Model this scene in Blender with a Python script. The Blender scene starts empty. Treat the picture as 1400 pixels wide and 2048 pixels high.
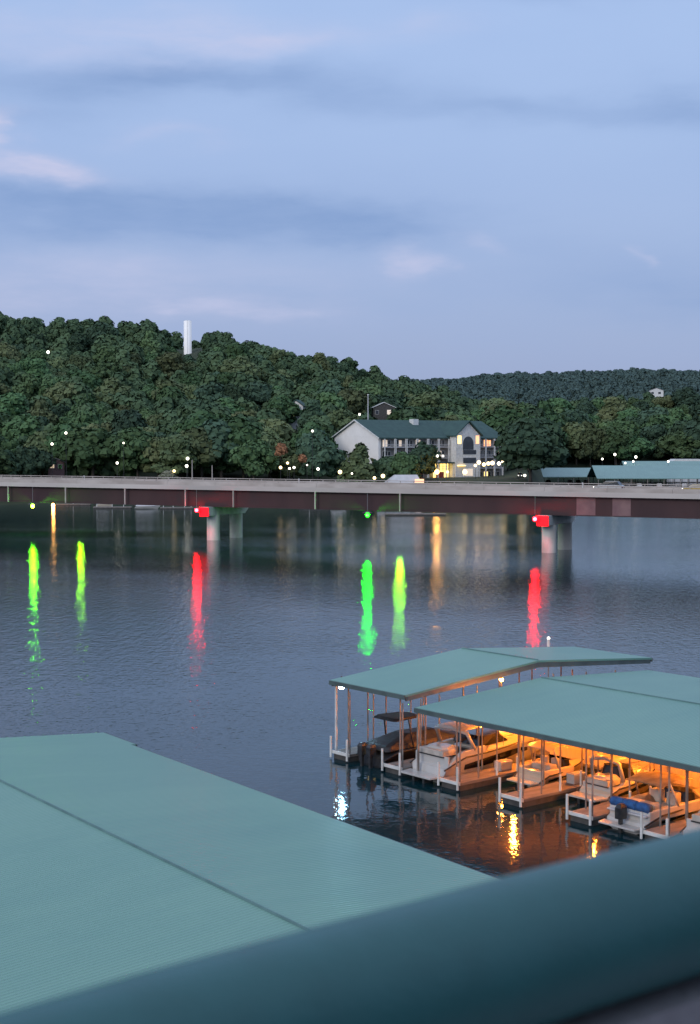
import bpy, math, random
import numpy as np
from mathutils import Vector, Matrix
R = math.radians
random.seed(7)
rng = np.random.default_rng(7)
scn = bpy.context.scene
COL = scn.collection
F, CX, CY, HZ = 2911.0, 700.0, 1024.0, 880.0
CAMZ = 21.0
PITCH = math.atan((CY - HZ) / F)

# ------------------------------------------------------------------ survey helpers (photo bearing -> world place)
def ray(px, py):
    c, s = math.cos(PITCH), math.sin(PITCH)
    d = Vector((px - CX, F * c, -F * s)) + Vector((0, s, c)) * (CY - py)
    return d
def at(px, py, z=0.0):
    d = ray(px, py); t = (z - CAMZ) / d.z
    return Vector((d.x * t, d.y * t, z))
def atd(px, py, dist):
    d = ray(px, py); t = dist / d.y
    return Vector((d.x * t, dist, CAMZ + d.z * t))
def xof(px, dist):
    return (px - CX) / 2914.6 * dist
def srgb(r, g, b):
    f = lambda c: (c / 255 / 12.92) if c / 255 <= .04045 else ((c / 255 + .055) / 1.055) ** 2.4
    return (f(r), f(g), f(b), 1.0)

# ------------------------------------------------------------------ materials
def new_mat(name):
    m = bpy.data.materials.new(name); m.use_nodes = True
    nt = m.node_tree; nt.nodes.clear()
    out = nt.nodes.new('ShaderNodeOutputMaterial')
    b = nt.nodes.new('ShaderNodeBsdfPrincipled')
    nt.links.new(b.outputs[0], out.inputs[0])
    return m, nt, b
def mat(name, c, rough=.6, c2=None, scale=2.0, metal=0, bump=0, bscale=None, detail=4, spec=.5, emit=None, estr=0, coat=0, obj_rand=0, stretch=(1, 1, 1)):
    m, nt, b = new_mat(name)
    N, L = nt.nodes, nt.links
    b.inputs['Roughness'].default_value = rough
    b.inputs['Metallic'].default_value = metal
    b.inputs['Specular IOR Level'].default_value = spec
    b.inputs['Coat Weight'].default_value = coat
    tc = N.new('ShaderNodeTexCoord')
    mp = N.new('ShaderNodeMapping'); mp.inputs['Scale'].default_value = stretch
    L.new(tc.outputs['Object'], mp.inputs[0])
    if c2 is None: c2 = tuple(x * .8 for x in c[:3]) + (1,)
    no = N.new('ShaderNodeTexNoise'); no.inputs['Scale'].default_value = scale; no.inputs['Detail'].default_value = detail
    L.new(mp.outputs[0], no.inputs['Vector'])
    rp = N.new('ShaderNodeValToRGB'); rp.color_ramp.elements[0].position = .35; rp.color_ramp.elements[1].position = .65
    rp.color_ramp.elements[0].color = tuple(c2[:3]) + (1,); rp.color_ramp.elements[1].color = tuple(c[:3]) + (1,)
    L.new(no.outputs['Fac'], rp.inputs[0])
    src = rp.outputs[0]
    if obj_rand:
        oi = N.new('ShaderNodeObjectInfo'); hs = N.new('ShaderNodeHueSaturation')
        mr = N.new('ShaderNodeMapRange'); mr.inputs['To Min'].default_value = 1 - obj_rand; mr.inputs['To Max'].default_value = 1 + obj_rand
        L.new(oi.outputs['Random'], mr.inputs[0]); L.new(mr.outputs[0], hs.inputs['Value'])
        m2 = N.new('ShaderNodeMath'); m2.operation = 'MULTIPLY'; m2.inputs[1].default_value = 7.31
        m3 = N.new('ShaderNodeMath'); m3.operation = 'FRACT'
        m4 = N.new('ShaderNodeMapRange'); m4.inputs['To Min'].default_value = .474; m4.inputs['To Max'].default_value = .514
        L.new(oi.outputs['Random'], m2.inputs[0]); L.new(m2.outputs[0], m3.inputs[0]); L.new(m3.outputs[0], m4.inputs[0]); L.new(m4.outputs[0], hs.inputs['Hue'])
        L.new(src, hs.inputs['Color']); src = hs.outputs[0]
    L.new(src, b.inputs['Base Color'])
    if bump:
        n2 = N.new('ShaderNodeTexNoise'); n2.inputs['Scale'].default_value = bscale or scale * 6; n2.inputs['Detail'].default_value = 3
        L.new(mp.outputs[0], n2.inputs['Vector'])
        bp = N.new('ShaderNodeBump'); bp.inputs['Strength'].default_value = bump; bp.inputs['Distance'].default_value = .05
        L.new(n2.outputs['Fac'], bp.inputs['Height']); L.new(bp.outputs[0], b.inputs['Normal'])
    if emit is not None:
        b.inputs['Emission Color'].default_value = tuple(emit[:3]) + (1,); b.inputs['Emission Strength'].default_value = estr
    return m
def glow(name, c, s):
    m, nt, b = new_mat(name)
    b.inputs['Base Color'].default_value = (.8, .8, .8, 1)
    b.inputs['Emission Color'].default_value = tuple(c[:3]) + (1,); b.inputs['Emission Strength'].default_value = s
    # a diffuser globe is never perfectly even
    tc = nt.nodes.new('ShaderNodeTexCoord'); no = nt.nodes.new('ShaderNodeTexNoise'); no.inputs['Scale'].default_value = 2
    nt.links.new(tc.outputs['Object'], no.inputs[0]); nt.links.new(no.outputs['Fac'], b.inputs['Roughness'])
    return m

M = {}
M['concrete'] = mat('pale_concrete', (.52, .47, .43), .85, (.38, .335, .30), .22, bump=.3, bscale=3, stretch=(1, 1, 2))
M['concrete_col'] = mat('column_concrete', (.74, .73, .67), .85, (.48, .47, .43), .5, bump=.3, bscale=3, stretch=(1, 1, .4))
M['girder'] = mat('weathering_steel', (.058, .027, .029), .7, (.040, .019, .022), .15, bump=.1, stretch=(1, 1, .5))
M['girder_patch'] = mat('pinkish_patch', (.24, .15, .15), .7, (.17, .10, .11), .5)
M['asphalt'] = mat('asphalt', (.06, .06, .062), .9, (.045, .045, .047), 1)
M['white_paint'] = mat('white_paint', (.78, .78, .76), .5, (.62, .62, .6), 1.5)
M['white_wall'] = mat('white_siding', (.92, .90, .88), .8, (.86, .84, .82), .35)
M['grey_metal'] = mat('galvanised_steel', (.30, .30, .30), .45, (.2, .2, .2), 2, metal=.5)
M['dark_metal'] = mat('dark_metal', (.05, .05, .055), .5, (.03, .03, .03), 2)
M['black'] = mat('black_cover', (.012, .012, .014), .55, (.02, .02, .022), 1.5, bump=.6, bscale=4)
M['rust_post'] = mat('stained_steel_post', (.30, .27, .25), .6, (.17, .15, .135), 1.5)
M['wood'] = mat('weathered_decking', (.27, .24, .22), .85, (.16, .14, .13), 3, bump=.4, bscale=8, stretch=(1, .15, 1))
M['float'] = mat('dock_float', (.09, .085, .08), .8, (.05, .05, .05), 2)
M['gel_white'] = mat('white_gelcoat', (.56, .54, .52), .22, (.48, .47, .45), .6, coat=.3)
M['gel_cream'] = mat('cream_gelcoat', (.66, .56, .45), .25, (.6, .5, .4), .6, coat=.3)
M['glass'] = mat('tinted_glass', (.012, .014, .016), .08, (.02, .02, .022), 1)
M['blue_cover'] = mat('blue_canvas', (.03, .12, .33), .8, (.02, .07, .2), 4, bump=.8, bscale=5)
M['tan_cover'] = mat('tan_canvas', (.3, .22, .14), .85, (.18, .13, .09), 2, bump=.9, bscale=3)
M['outdrive'] = mat('outdrive_black', (.02, .02, .022), .3, (.05, .05, .05), 3)
M['chrome'] = mat('polished_steel', (.7, .7, .7), .2, (.6, .6, .6), 2, metal=1)
M['seat'] = mat('vinyl_seat', (.55, .5, .45), .6, (.4, .36, .32), 2)
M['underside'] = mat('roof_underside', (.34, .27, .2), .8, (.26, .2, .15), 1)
M['trunk'] = mat('bark', (.10, .085, .07), .9, (.06, .05, .045), 1.5)
M['leaf_a'] = mat('leaf_deep_green', (.094, .166, .074), .9, (.066, .124, .056), .22, obj_rand=.36, spec=.15)
M['leaf_b'] = mat('leaf_olive', (.128, .164, .080), .9, (.090, .124, .058), .22, obj_rand=.36, spec=.15)
M['leaf_c'] = mat('leaf_dark', (.066, .114, .070), .9, (.050, .090, .056), .22, obj_rand=.36, spec=.15)
M['leaf_pale'] = mat('leaf_pale', (.36, .36, .28), .85, (.15, .17, .11), .8, spec=.15)
M['woods'] = mat('woods_foliage', (.098, .155, .080), .9, (.062, .105, .058), .035, detail=6, spec=.1)
M['woods_far'] = mat('hazy_far_foliage', (.084, .132, .122), .9, (.074, .118, .112), .012, detail=6, spec=.1)  # distance haze put into the colour as a bluish tint
M['roof_green'] = mat('green_shingles', (.045, .098, .088), .8, (.033, .075, .07), .6)
M['grey_wall'] = mat('grey_stucco', (.41, .38, .385), .9, (.38, .35, .355), 6, bump=.1, bscale=40)
M['rail_paint'] = mat('teal_rail_paint', (.032, .175, .172), .42, (.028, .158, .155), 30, bump=.05, bscale=300)
M['leaf_lit'] = mat('leaf_lamplight_tint', (.62, .30, .16), .85, (.16, .09, .05), .5, spec=.15, emit=None)  # orange pink lamplight put into the leaf colour
M['lit_orange'] = glow('lit_interior_orange', (1, .36, .06), 1.6)
M['lit_yellow'] = glow('lit_interior_yellow', (1, .66, .16), 2.0)
M['lit_lime'] = glow('lit_interior_lime', (.85, 1, .35), 1.3)
M['lit_dim'] = glow('lit_interior_dim', (1, .72, .42), .5)
M['win_dark'] = mat('window_pane', (.05, .06, .07), .12, (.03, .035, .04), .5)
M['lamp_white'] = glow('lamp_globe_white', (1, .93, .78), 4)
M['lamp_warm'] = glow('lamp_globe_warm', (1, .70, .30), 4.5)
M['lamp_small'] = glow('lamp_globe_dim', (1, .9, .75), 5)
M['nav_green'] = glow('nav_lens_green', (.0003, 1.0, .0002), 430)
M['nav_lime'] = glow('nav_lens_lime', (.26, 1.0, .005), 460)
M['nav_spring'] = glow('nav_lens_spring', (.10, 1.0, .002), 440)
M['nav_red'] = glow('nav_lens_red', (1.0, .002, .004), 340)
M['sodium_small'] = glow('sodium_lamp_small', (1, .33, .04), 420)
M['sodium'] = glow('sodium_lamp', (1, .25, .018), 2200)
M['shore_orange'] = glow('shore_orange_lamp', (1, .42, .07), 60)
M['led_blue'] = glow('led_floodlight', (.35, .75, 1.0), 260)
M['red_glow'] = mat('red_lamp_glow', (.62, .012, .04), .6, (.5, .01, .03), 1)  # red of the lamp's glow, put into a surface colour
M['red_cloth'] = mat('red_canvas', (.35, .05, .04), .8)
M['grey_white'] = mat('off_white_panel', (.6, .6, .62), .6, (.5, .5, .52), .5)

def roof_mat(name, c, c2, rib=.42):
    """ribbed metal roof sheet: ribs run down the slope, faint staining"""
    m, nt, b = new_mat(name); N, L = nt.nodes, nt.links
    tc = N.new('ShaderNodeTexCoord'); sp = N.new('ShaderNodeSeparateXYZ'); L.new(tc.outputs['Object'], sp.inputs[0])
    mu = N.new('ShaderNodeMath'); mu.operation = 'MULTIPLY'; mu.inputs[1].default_value = 2 * math.pi / rib
    si = N.new('ShaderNodeMath'); si.operation = 'SINE'; L.new(sp.outputs[0], mu.inputs[0]); L.new(mu.outputs[0], si.inputs[0])
    pw = N.new('ShaderNodeMath'); pw.operation = 'POWER'; ab = N.new('ShaderNodeMath'); ab.operation = 'ABSOLUTE'
    L.new(si.outputs[0], ab.inputs[0]); L.new(ab.outputs[0], pw.inputs[0]); pw.inputs[1].default_value = 6
    bp = N.new('ShaderNodeBump'); bp.inputs['Strength'].default_value = .7; bp.inputs['Distance'].default_value = .03
    L.new(pw.outputs[0], bp.inputs['Height']); L.new(bp.outputs[0], b.inputs['Normal'])
    mp = N.new('ShaderNodeMapping'); mp.inputs['Scale'].default_value = (.6, .12, 1); L.new(tc.outputs['Object'], mp.inputs[0])
    no = N.new('ShaderNodeTexNoise'); no.inputs['Scale'].default_value = .9; no.inputs['Detail'].default_value = 7; no.inputs['Roughness'].default_value = .65
    L.new(mp.outputs[0], no.inputs[0])
    n2 = N.new('ShaderNodeTexNoise'); n2.inputs['Scale'].default_value = .08; n2.inputs['Detail'].default_value = 3; L.new(tc.outputs['Object'], n2.inputs[0])
    ad = N.new('ShaderNodeMath'); ad.operation = 'ADD'; L.new(no.outputs['Fac'], ad.inputs[0]); L.new(n2.outputs['Fac'], ad.inputs[1])
    rp = N.new('ShaderNodeValToRGB'); rp.color_ramp.elements[0].position = .38; rp.color_ramp.elements[1].position = .62
    hf = N.new('ShaderNodeMath'); hf.operation = 'MULTIPLY'; hf.inputs[1].default_value = .5; L.new(ad.outputs[0], hf.inputs[0])
    rp.color_ramp.elements[0].color = c2 + (1,); rp.color_ramp.elements[1].color = c + (1,)
    L.new(hf.outputs[0], rp.inputs[0]); L.new(rp.outputs[0], b.inputs['Base Color'])
    b.inputs['Roughness'].default_value = .38; b.inputs['Specular IOR Level'].default_value = .35
    return m
M['dock_roof'] = roof_mat('green_ribbed_roof', (.185, .355, .285), (.15, .31, .262))
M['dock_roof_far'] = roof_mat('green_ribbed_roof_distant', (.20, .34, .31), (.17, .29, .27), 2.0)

# ------------------------------------------------------------------ mesh builder
class MB:
    def __init__(s): s.v = []; s.f = []
    def add(s, vs, fs):
        n = len(s.v); s.v += [tuple(v) for v in vs]; s.f += [tuple(i + n for i in f) for f in fs]; return s
    def box(s, x0, x1, y0, y1, z0, z1):
        return s.add([(x0, y0, z0), (x1, y0, z0), (x1, y1, z0), (x0, y1, z0), (x0, y0, z1), (x1, y0, z1), (x1, y1, z1), (x0, y1, z1)],
                     [(0, 3, 2, 1), (4, 5, 6, 7), (0, 1, 5, 4), (1, 2, 6, 5), (2, 3, 7, 6), (3, 0, 4, 7)])
    def prism(s, poly, d, axis='y', off=0.0):
        """poly = list of 2-D points, extruded from off to off+d along an axis"""
        n = len(poly)
        if axis == 'y': P = lambda p, t: (p[0], t, p[1])
        elif axis == 'x': P = lambda p, t: (t, p[0], p[1])
        else: P = lambda p, t: (p[0], p[1], t)
        vs = [P(p, off) for p in poly] + [P(p, off + d) for p in poly]
        fs = [tuple(range(n - 1, -1, -1)), tuple(range(n, 2 * n))] + [(i, (i + 1) % n, n + (i + 1) % n, n + i) for i in range(n)]
        return s.add(vs, fs)
    def tube(s, pts, r, n=8, r2=None, cap=True):
        pts = [Vector(p) for p in pts]; r2 = r if r2 is None else r2; base = len(s.v); k = len(pts)
        for i, p in enumerate(pts):
            d = (pts[min(i + 1, k - 1)] - pts[max(i - 1, 0)]).normalized()
            a = d.cross(Vector((0, 0, 1)) if abs(d.z) < .95 else Vector((1, 0, 0))).normalized(); b = d.cross(a)
            rr = r + (r2 - r) * i / max(k - 1, 1)
            for j in range(n):
                t = 2 * math.pi * j / n; q = p + a * math.cos(t) * rr + b * math.sin(t) * rr; s.v.append(tuple(q))
        for i in range(k - 1):
            for j in range(n):
                s.f.append((base + i * n + j, base + i * n + (j + 1) % n, base + (i + 1) * n + (j + 1) % n, base + (i + 1) * n + j))
        if cap:
            s.f.append(tuple(base + j for j in range(n - 1, -1, -1))); s.f.append(tuple(base + (k - 1) * n + j for j in range(n)))
        return s
    def sphere(s, c, r, nu=10, nv=6, sz=1.0):
        vs = []; fs = []
        for i in range(nv + 1):
            ph = math.pi * i / nv
            for j in range(nu):
                th = 2 * math.pi * j / nu
                vs.append((c[0] + r * math.sin(ph) * math.cos(th), c[1] + r * math.sin(ph) * math.sin(th), c[2] + r * sz * math.cos(ph)))
        for i in range(nv):
            for j in range(nu):
                fs.append((i * nu + j, (i + 1) * nu + j, (i + 1) * nu + (j + 1) % nu, i * nu + (j + 1) % nu))
        return s.add(vs, fs)
    def build(s, name, m, parent=None, smooth=False, bevel=0):
        me = bpy.data.meshes.new(name); me.from_pydata(s.v, [], s.f); me.validate(); me.update()
        if m: me.materials.append(m)
        if smooth: me.polygons.foreach_set('use_smooth', [True] * len(me.polygons))
        o = bpy.data.objects.new(name, me); COL.objects.link(o)
        if parent: o.parent = parent
        if bevel:
            bv = o.modifiers.new('bevel', 'BEVEL'); bv.width = bevel; bv.segments = 2; bv.limit_method = 'ANGLE'
        return o

def tag(o, label=None, cat=None, group=None, kind=None):
    if label: o['label'] = label
    if cat: o['category'] = cat
    if group: o['group'] = group
    if kind: o['kind'] = kind
    return o
def empty(name, loc, rz=0.0, label=None, cat=None, group=None):
    o = bpy.data.objects.new(name, None); COL.objects.link(o); o.location = loc; o.rotation_euler = (0, 0, rz); o.empty_display_size = .3
    return tag(o, label, cat, group)
def kids(o): return KIDS.get(o, [])
def copy_tree(o, parent=None):
    c = o.copy(); COL.objects.link(c); c.parent = parent
    for ch in [x for x in bpy.data.objects if x.parent == o]: copy_tree(ch, c)
    return c

# ------------------------------------------------------------------ terrain
RIDGE = [(-3000, 650), (-800, 648), (0, 632), (110, 642), (170, 634), (300, 650), (365, 668), (430, 658), (520, 690), (600, 700), (690, 714), (735, 740), (800, 756), (870, 772), (950, 800), (1050, 806), (1200, 802), (1400, 792), (2400, 790), (5000, 760)]
RX = [a for a, b in RIDGE]; RY = [b for a, b in RIDGE]
def sstep(t): t = np.clip(t, 0, 1); return t * t * (3 - 2 * t)
def shore_d(px): return 470 + 330 * sstep((px - 1062) / 40.0) + 8 * np.sin(px / 90.0)
def terr(x, y):
    x = np.asarray(x, float); y = np.maximum(np.asarray(y, float), 1.0)
    px = CX + 2914.6 * x / y
    sd = shore_d(px); dr = 880 + 190 * sstep((px - 700) / 400.0)
    yr = np.interp(px, RX, RY); zr = CAMZ + (HZ - yr) * dr / 2914.6 - 12
    bank = 7.6 * sstep((y - sd) / 26.0)
    t = np.clip((y - sd - 30) / (dr - sd - 30), 0, None)
    hill = (zr - 7.6) * np.clip(t, 0, 1) ** 1.05
    flat = sstep((px - 690) / 40.) * sstep((1060 - px) / 60.)          # level ground around the apartment block
    hill = hill * (1 - flat * sstep((620 - y) / 70.))
    z = -3 + (3 + bank) * sstep((y - sd + 8) / 8.) + hill
    beyond = np.clip((y - dr) / 400.0, 0, 1)
    z = z - beyond * 30 * (y > dr)
    fy = np.interp(px, [-3000, 600, 900, 1000, 1150, 1300, 1400, 2500], [770, 775, 766, 756, 751, 747, 750, 752])
    zf = CAMZ + (HZ - fy) * 2500 / 2914.6 - 8
    tf = sstep((y - 1350) / 1150.)
    z = np.where(y > 1350, z + (zf - z) * tf, z)
    z += (1.6 * np.sin(x / 37. + 1.3) * np.cos(y / 53.) + 1.2 * np.sin(x / 17. + y / 23.)) * sstep((y - sd - 60) / 80.)
    return z
def build_terrain():
    ys = np.concatenate([np.arange(440, 560, 5), np.arange(560, 1100, 14), np.arange(1100, 2700, 50), [3200, 4500, 7000]])
    pxs = np.concatenate([np.arange(-2600, -200, 160), np.arange(-200, 1600, 22), np.arange(1600, 4200, 160)])
    V = []; nx = len(pxs)
    for y in ys:
        xs = (pxs - CX) / 2914.6 * y; zs = terr(xs, np.full_like(xs, y))
        for x, z in zip(xs, zs): V.append((x, y, z))
    Fc = [(i * nx + j, i * nx + j + 1, (i + 1) * nx + j + 1, (i + 1) * nx + j) for i in range(len(ys) - 1) for j in range(nx - 1)]
    b = MB(); b.add(V, Fc)
    m = mat('forest_floor_ground', (.045, .062, .028), .95, (.03, .042, .02), .05, bump=.5, bscale=.4)
    return tag(b.build('terrain', m, smooth=True), kind='structure')
build_terrain()

# ------------------------------------------------------------------ water
def water():
    m, nt, b = new_mat('lake_water'); N, L = nt.nodes, nt.links
    b.inputs['Base Color'].default_value = (.004, .026, .034, 1)
    b.inputs['IOR'].default_value = 1.333; b.inputs['Roughness'].default_value = .058
    tc = N.new('ShaderNodeTexCoord')
    def noise(scale, st, det=3):
        mp = N.new('ShaderNodeMapping'); mp.inputs['Scale'].default_value = st; mp.inputs['Rotation'].default_value = (0, 0, R(12))
        L.new(tc.outputs['Object'], mp.inputs[0])
        n = N.new('ShaderNodeTexNoise'); n.inputs['Scale'].default_value = scale; n.inputs['Detail'].default_value = det; L.new(mp.outputs[0], n.inputs[0]); return n
    big = noise(.012, (1, 2.2, 1), 3)
    mr = N.new('ShaderNodeMapRange'); mr.inputs['From Min'].default_value = .35; mr.inputs['From Max'].default_value = .68
    mr.inputs['To Min'].default_value = .45; mr.inputs['To Max'].default_value = 1.0; L.new(big.outputs['Fac'], mr.inputs[0])
    n1 = noise(.8, (1, 1.4, 1), 3); n2 = noise(2.2, (1, 1.2, 1), 2)
    vd = N.new('ShaderNodeVectorMath'); vd.operation = 'DISTANCE'; L.new(tc.outputs['Object'], vd.inputs[0]); vd.inputs[1].default_value = (14, 74, 0)   # sheltered basin between the docks
    sh = N.new('ShaderNodeMapRange'); sh.inputs['From Min'].default_value = 12; sh.inputs['From Max'].default_value = 34; sh.inputs['To Min'].default_value = .38; sh.inputs['To Max'].default_value = 1; L.new(vd.outputs['Value'], sh.inputs[0])
    mm = N.new('ShaderNodeMath'); mm.operation = 'MULTIPLY'; L.new(mr.outputs[0], mm.inputs[0]); L.new(sh.outputs[0], mm.inputs[1]); mr = mm
    b1 = N.new('ShaderNodeBump'); b1.inputs['Distance'].default_value = .042; L.new(n1.outputs['Fac'], b1.inputs['Height']); L.new(mr.outputs[0], b1.inputs['Strength'])
    b2 = N.new('ShaderNodeBump'); b2.inputs['Distance'].default_value = .031; L.new(n2.outputs['Fac'], b2.inputs['Height']); L.new(mr.outputs[0], b2.inputs['Strength'])
    n0 = noise(1.0, (1.5, .34, 1), 2); b0 = N.new('ShaderNodeBump'); b0.inputs['Distance'].default_value = .062; L.new(n0.outputs['Fac'], b0.inputs['Height']); L.new(mr.outputs[0], b0.inputs['Strength']); L.new(b0.outputs[0], b1.inputs['Normal'])
    L.new(b1.outputs[0], b2.inputs['Normal']); L.new(b2.outputs[0], b.inputs['Normal'])
    o = MB().add([(-3000, -120, 0), (3000, -120, 0), (3000, 1400, 0), (-3000, 1400, 0)], [(0, 1, 2, 3)]).build('lake_water', m)
    return tag(o, kind='structure')
water()

# ------------------------------------------------------------------ trees
def lobes_for(kind, rs, nl=None):
    if kind == 'cone':
        return [(rs.normal(0, .4), rs.normal(0, .4), z, 3.9 * (1 - (z - 2) / 13.5) + .5) for z in np.linspace(3, 13, 9)]
    L_ = []
    n = nl or (22 if kind == 'round' else 16); gs = 1.08 if nl is None else math.sqrt(15 / n)
    off = rs.uniform(-1.0, 1.0, 2)
    for i in range(n):
        a = i * 2.4 + rs.uniform(-.6, .6); r = 4.4 * math.sqrt((i + .5) / n) * rs.uniform(.7, 1.2)
        if kind != 'round': r *= .75
        top = (10.6 - r * .6 if kind == 'round' else 12.0 - r * 1.3) + rs.normal(0, .9)
        L_.append((r * math.cos(a) + off[0], r * math.sin(a) + off[1], top, rs.uniform(1.2, 2.5) * gs))
        L_.append((r * 1.15 * math.cos(a + .6), r * 1.15 * math.sin(a + .6), 5.2 + rs.uniform(-1.8, 2.2), rs.uniform(1.3, 2.4) * gs))
    return L_
def crown_geo(kind, seed, per_lobe=80, leaf=.46, nl=None, jit=.36, core=(6, 4)):
    rs = np.random.default_rng(seed); V = []; Q = []
    for (cx, cy, cz, r) in lobes_for(kind, rs, nl):
        n = int(per_lobe * (r / 2.4) ** 2)
        d = rs.normal(size=(n, 3)); d /= np.linalg.norm(d, axis=1)[:, None]; d[:, 2] = np.where(d[:, 2] < -.5, -d[:, 2], d[:, 2])
        rad = r * rs.uniform(.8, 1.18, n)
        c = d * rad[:, None] * np.array([1, 1, .85]) + np.array([cx, cy, cz])
        nn = d + rs.normal(0, jit, (n, 3)); nn /= np.linalg.norm(nn, axis=1)[:, None]
        a = np.cross(nn, rs.normal(size=(n, 3))); a /= np.linalg.norm(a, axis=1)[:, None]; b = np.cross(nn, a)
        sz = leaf * rs.uniform(.6, 1.5, n)[:, None]
        base = len(V)
        P = np.stack([c - a * sz - b * sz * .6, c + a * sz - b * sz * .7, c + a * sz * .8 + b * sz, c - a * sz * .7 + b * sz * .8], 1).reshape(-1, 3)
        V.extend(P.tolist()); Q.extend([(base + 4 * k, base + 4 * k + 1, base + 4 * k + 2, base + 4 * k + 3) for k in range(n)])
        m = MB(); m.sphere((cx, cy, cz), r * .80, core[0], core[1], .85); base = len(V); V.extend(m.v); Q.extend([tuple(i + base for i in f) for f in m.f])
    return V, Q
def trunk_mb(kind, seed):
    rs = random.Random(seed); b = MB()
    b.tube([(0, 0, -1.0), (.1, 0, 1.5), (.2, .1, 4), (.1, .2, 7.5)], .38, 7, .12)
    if kind != 'cone':
        for k in range(5):
            a = k * 1.256 + rs.random(); z = 3 + rs.random() * 2
            b.tube([(0.1, 0, z), (1.3 * math.cos(a), 1.3 * math.sin(a), z + 1.6), (2.8 * math.cos(a), 2.8 * math.sin(a), z + 3.4)], .16, 5, .05)
    return b
PROTO = {}
def proto_mesh(kind, seed, mkey):
    k = (kind, seed, mkey)
    if k not in PROTO:
        V, Q = crown_geo(kind, seed)
        b = MB(); b.v = V; b.f = Q
        o = b.build('crown', M[mkey]); t = trunk_mb(kind, seed).build('trunk', M['trunk'], smooth=True)
        PROTO[k] = (o.data, t.data); bpy.data.objects.remove(o); bpy.data.objects.remove(t)
    return PROTO[k]
TREES = []
def tree(name, x, y, h, kind, seed, mkey, label, cat='tree', group=None, z=None, wide=1.0):
    cm, tm = proto_mesh(kind, seed, mkey)
    zz = float(terr(x, y)) if z is None else z
    o = empty(name, (x, y, zz - .1), random.random() * 6.28, label, cat, group)
    s = h / 13.0; o.scale = (s * wide, s * wide * random.uniform(.8, 1.15), s)
    c = bpy.data.objects.new('crown', cm); COL.objects.link(c); c.parent = o
    t = bpy.data.objects.new('trunk', tm); COL.objects.link(t); t.parent = o
    TREES.append((x, y, s * 5.5)); return o

KINDS = [('round', 'leaf_a'), ('round', 'leaf_b'), ('round', 'leaf_c'), ('tall', 'leaf_a'), ('tall', 'leaf_c'), ('tall', 'leaf_b')]
def zone(px, d):
    if px < 300: s = 'left of the water tower'
    elif px < 690: s = 'between water tower and apartment block'
    elif px < 1010: s = 'behind the white apartment block'
    else: s = 'right of the apartment block'
    if d < 560: r = 'at the shore'
    elif d < 700: r = 'on the lower slope'
    else: r = 'on the upper slope'
    return s, r
HOUSE_SPOTS = []   # (px, halfpx, dmax): keep these sight lines open
HOUSE_SPOTS += [(768, 26, 632, 655), (592, 17, 590, 690), (376, 15, 846, 905), (112, 16, 500, 505), (316, 20, 478, 479), (1320, 40, 800, 830)]
count = 0
rows = [486, 502, 524, 552, 588, 630, 680, 735, 795]
for ri, d0 in enumerate(rows):
    px = -60 + (ri % 2) * 22
    while px < 1460:
        q = px + random.uniform(-12, 12)
        d = d0 + random.uniform(-9, 9) * (1 + ri * .15)
        px += 43 + random.uniform(-4, 4)
        sd = float(shore_d(q))
        if q > 1045:
            d = sd + 12 + (d0 - 486) * .68 + random.uniform(-6, 6)
        if 655 < q < 1045 and d < 585: continue
        if d < sd + 14: continue
        bad = False
        for (hp, hw, d1, d2) in HOUSE_SPOTS:
            if abs(q - hp) < hw and d < d2 and d > d1 - 45: bad = True
        if bad: continue
        if count >= 286: break
        h = random.uniform(10.5, 18.5) * (1.0 + .12 * (ri < 2))
        if q > 980: h *= 1.35
        if q < 140 and d < 530: h *= .85
        if abs(q - 376) < 30 and d > 700: h *= .65
        if 560 < q < 690 and d < 560: h *= 1.25
        if 628 < q < 720 and d < 580: continue
        if abs(q - 592) < 30 and d < 600: h = 9.5
        kind, mk = random.choices(KINDS, weights=[4, 3, 3, 2, 2, 1])[0]
        s, r = zone(q, d - (230 if q > 1045 else 0))
        col = {'leaf_a': 'green', 'leaf_b': 'olive green', 'leaf_c': 'dark green'}[mk]
        shp = 'broad round' if kind == 'round' else 'upright'
        tree('broadleaf_tree', xof(q, d), d, h, kind, random.randint(1, 4), mk,
             f'{shp} {col} tree {r} {s}', 'tree', f'{shp} {col} trees {r} {s}', wide=random.uniform(.95, 1.3))
        count += 1
# trees that stand in front of the apartment block
tree('conifer_tree', xof(716, 484), 484, 17.5, 'cone', 5, 'leaf_b', 'pointed cone-shaped tree in front of the white gable wall', wide=1.15)
tree('broadleaf_tree', xof(636, 492), 492, 18, 'round', 2, 'leaf_c', 'dark tree hiding the left edge of the white gable wall')
tree('broadleaf_tree', xof(684, 480), 480, 8.0, 'round', 1, 'leaf_a', 'low round tree at the foot of the white gable wall', wide=1.0)
tree('broadleaf_tree', xof(778, 490), 490, 12, 'round', 3, 'leaf_c', 'dark round tree just right of the white gable wall')
tree('broadleaf_tree', xof(813, 487), 487, 12.5, 'round', 1, 'leaf_a', 'largest green tree in front of the long balcony side of the apartment block')
tree('broadleaf_tree', xof(843, 492), 492, 12.5, 'round', 2, 'leaf_c', 'dark tree left of the brightly lit entrance of the apartment block')
tree('broadleaf_tree', xof(1016, 575), 575, 13, 'round', 2, 'leaf_c', 'big dark tree hiding the right end of the apartment block')
tree('broadleaf_tree', xof(1044, 600), 600, 12.5, 'round', 4, 'leaf_b', 'tall olive tree just right of the apartment block', wide=1.1)
tree('pale_bush', xof(318, 452), 477, 5, 'round', 3, 'leaf_pale', 'pale whitish bush showing above the bridge parapet near the left pier', 'bush', wide=1.3, z=6.5)

tree('broadleaf_tree', xof(612, 600), 600, 5.0, 'round', 2, 'leaf_a', 'small green tree in front of the small house lit yellow', wide=.9)
tree('broadleaf_tree', xof(762, 622), 622, 8.5, 'round', 3, 'leaf_c', 'dark tree in front of the house above the apartment block', wide=1.2)
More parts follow.
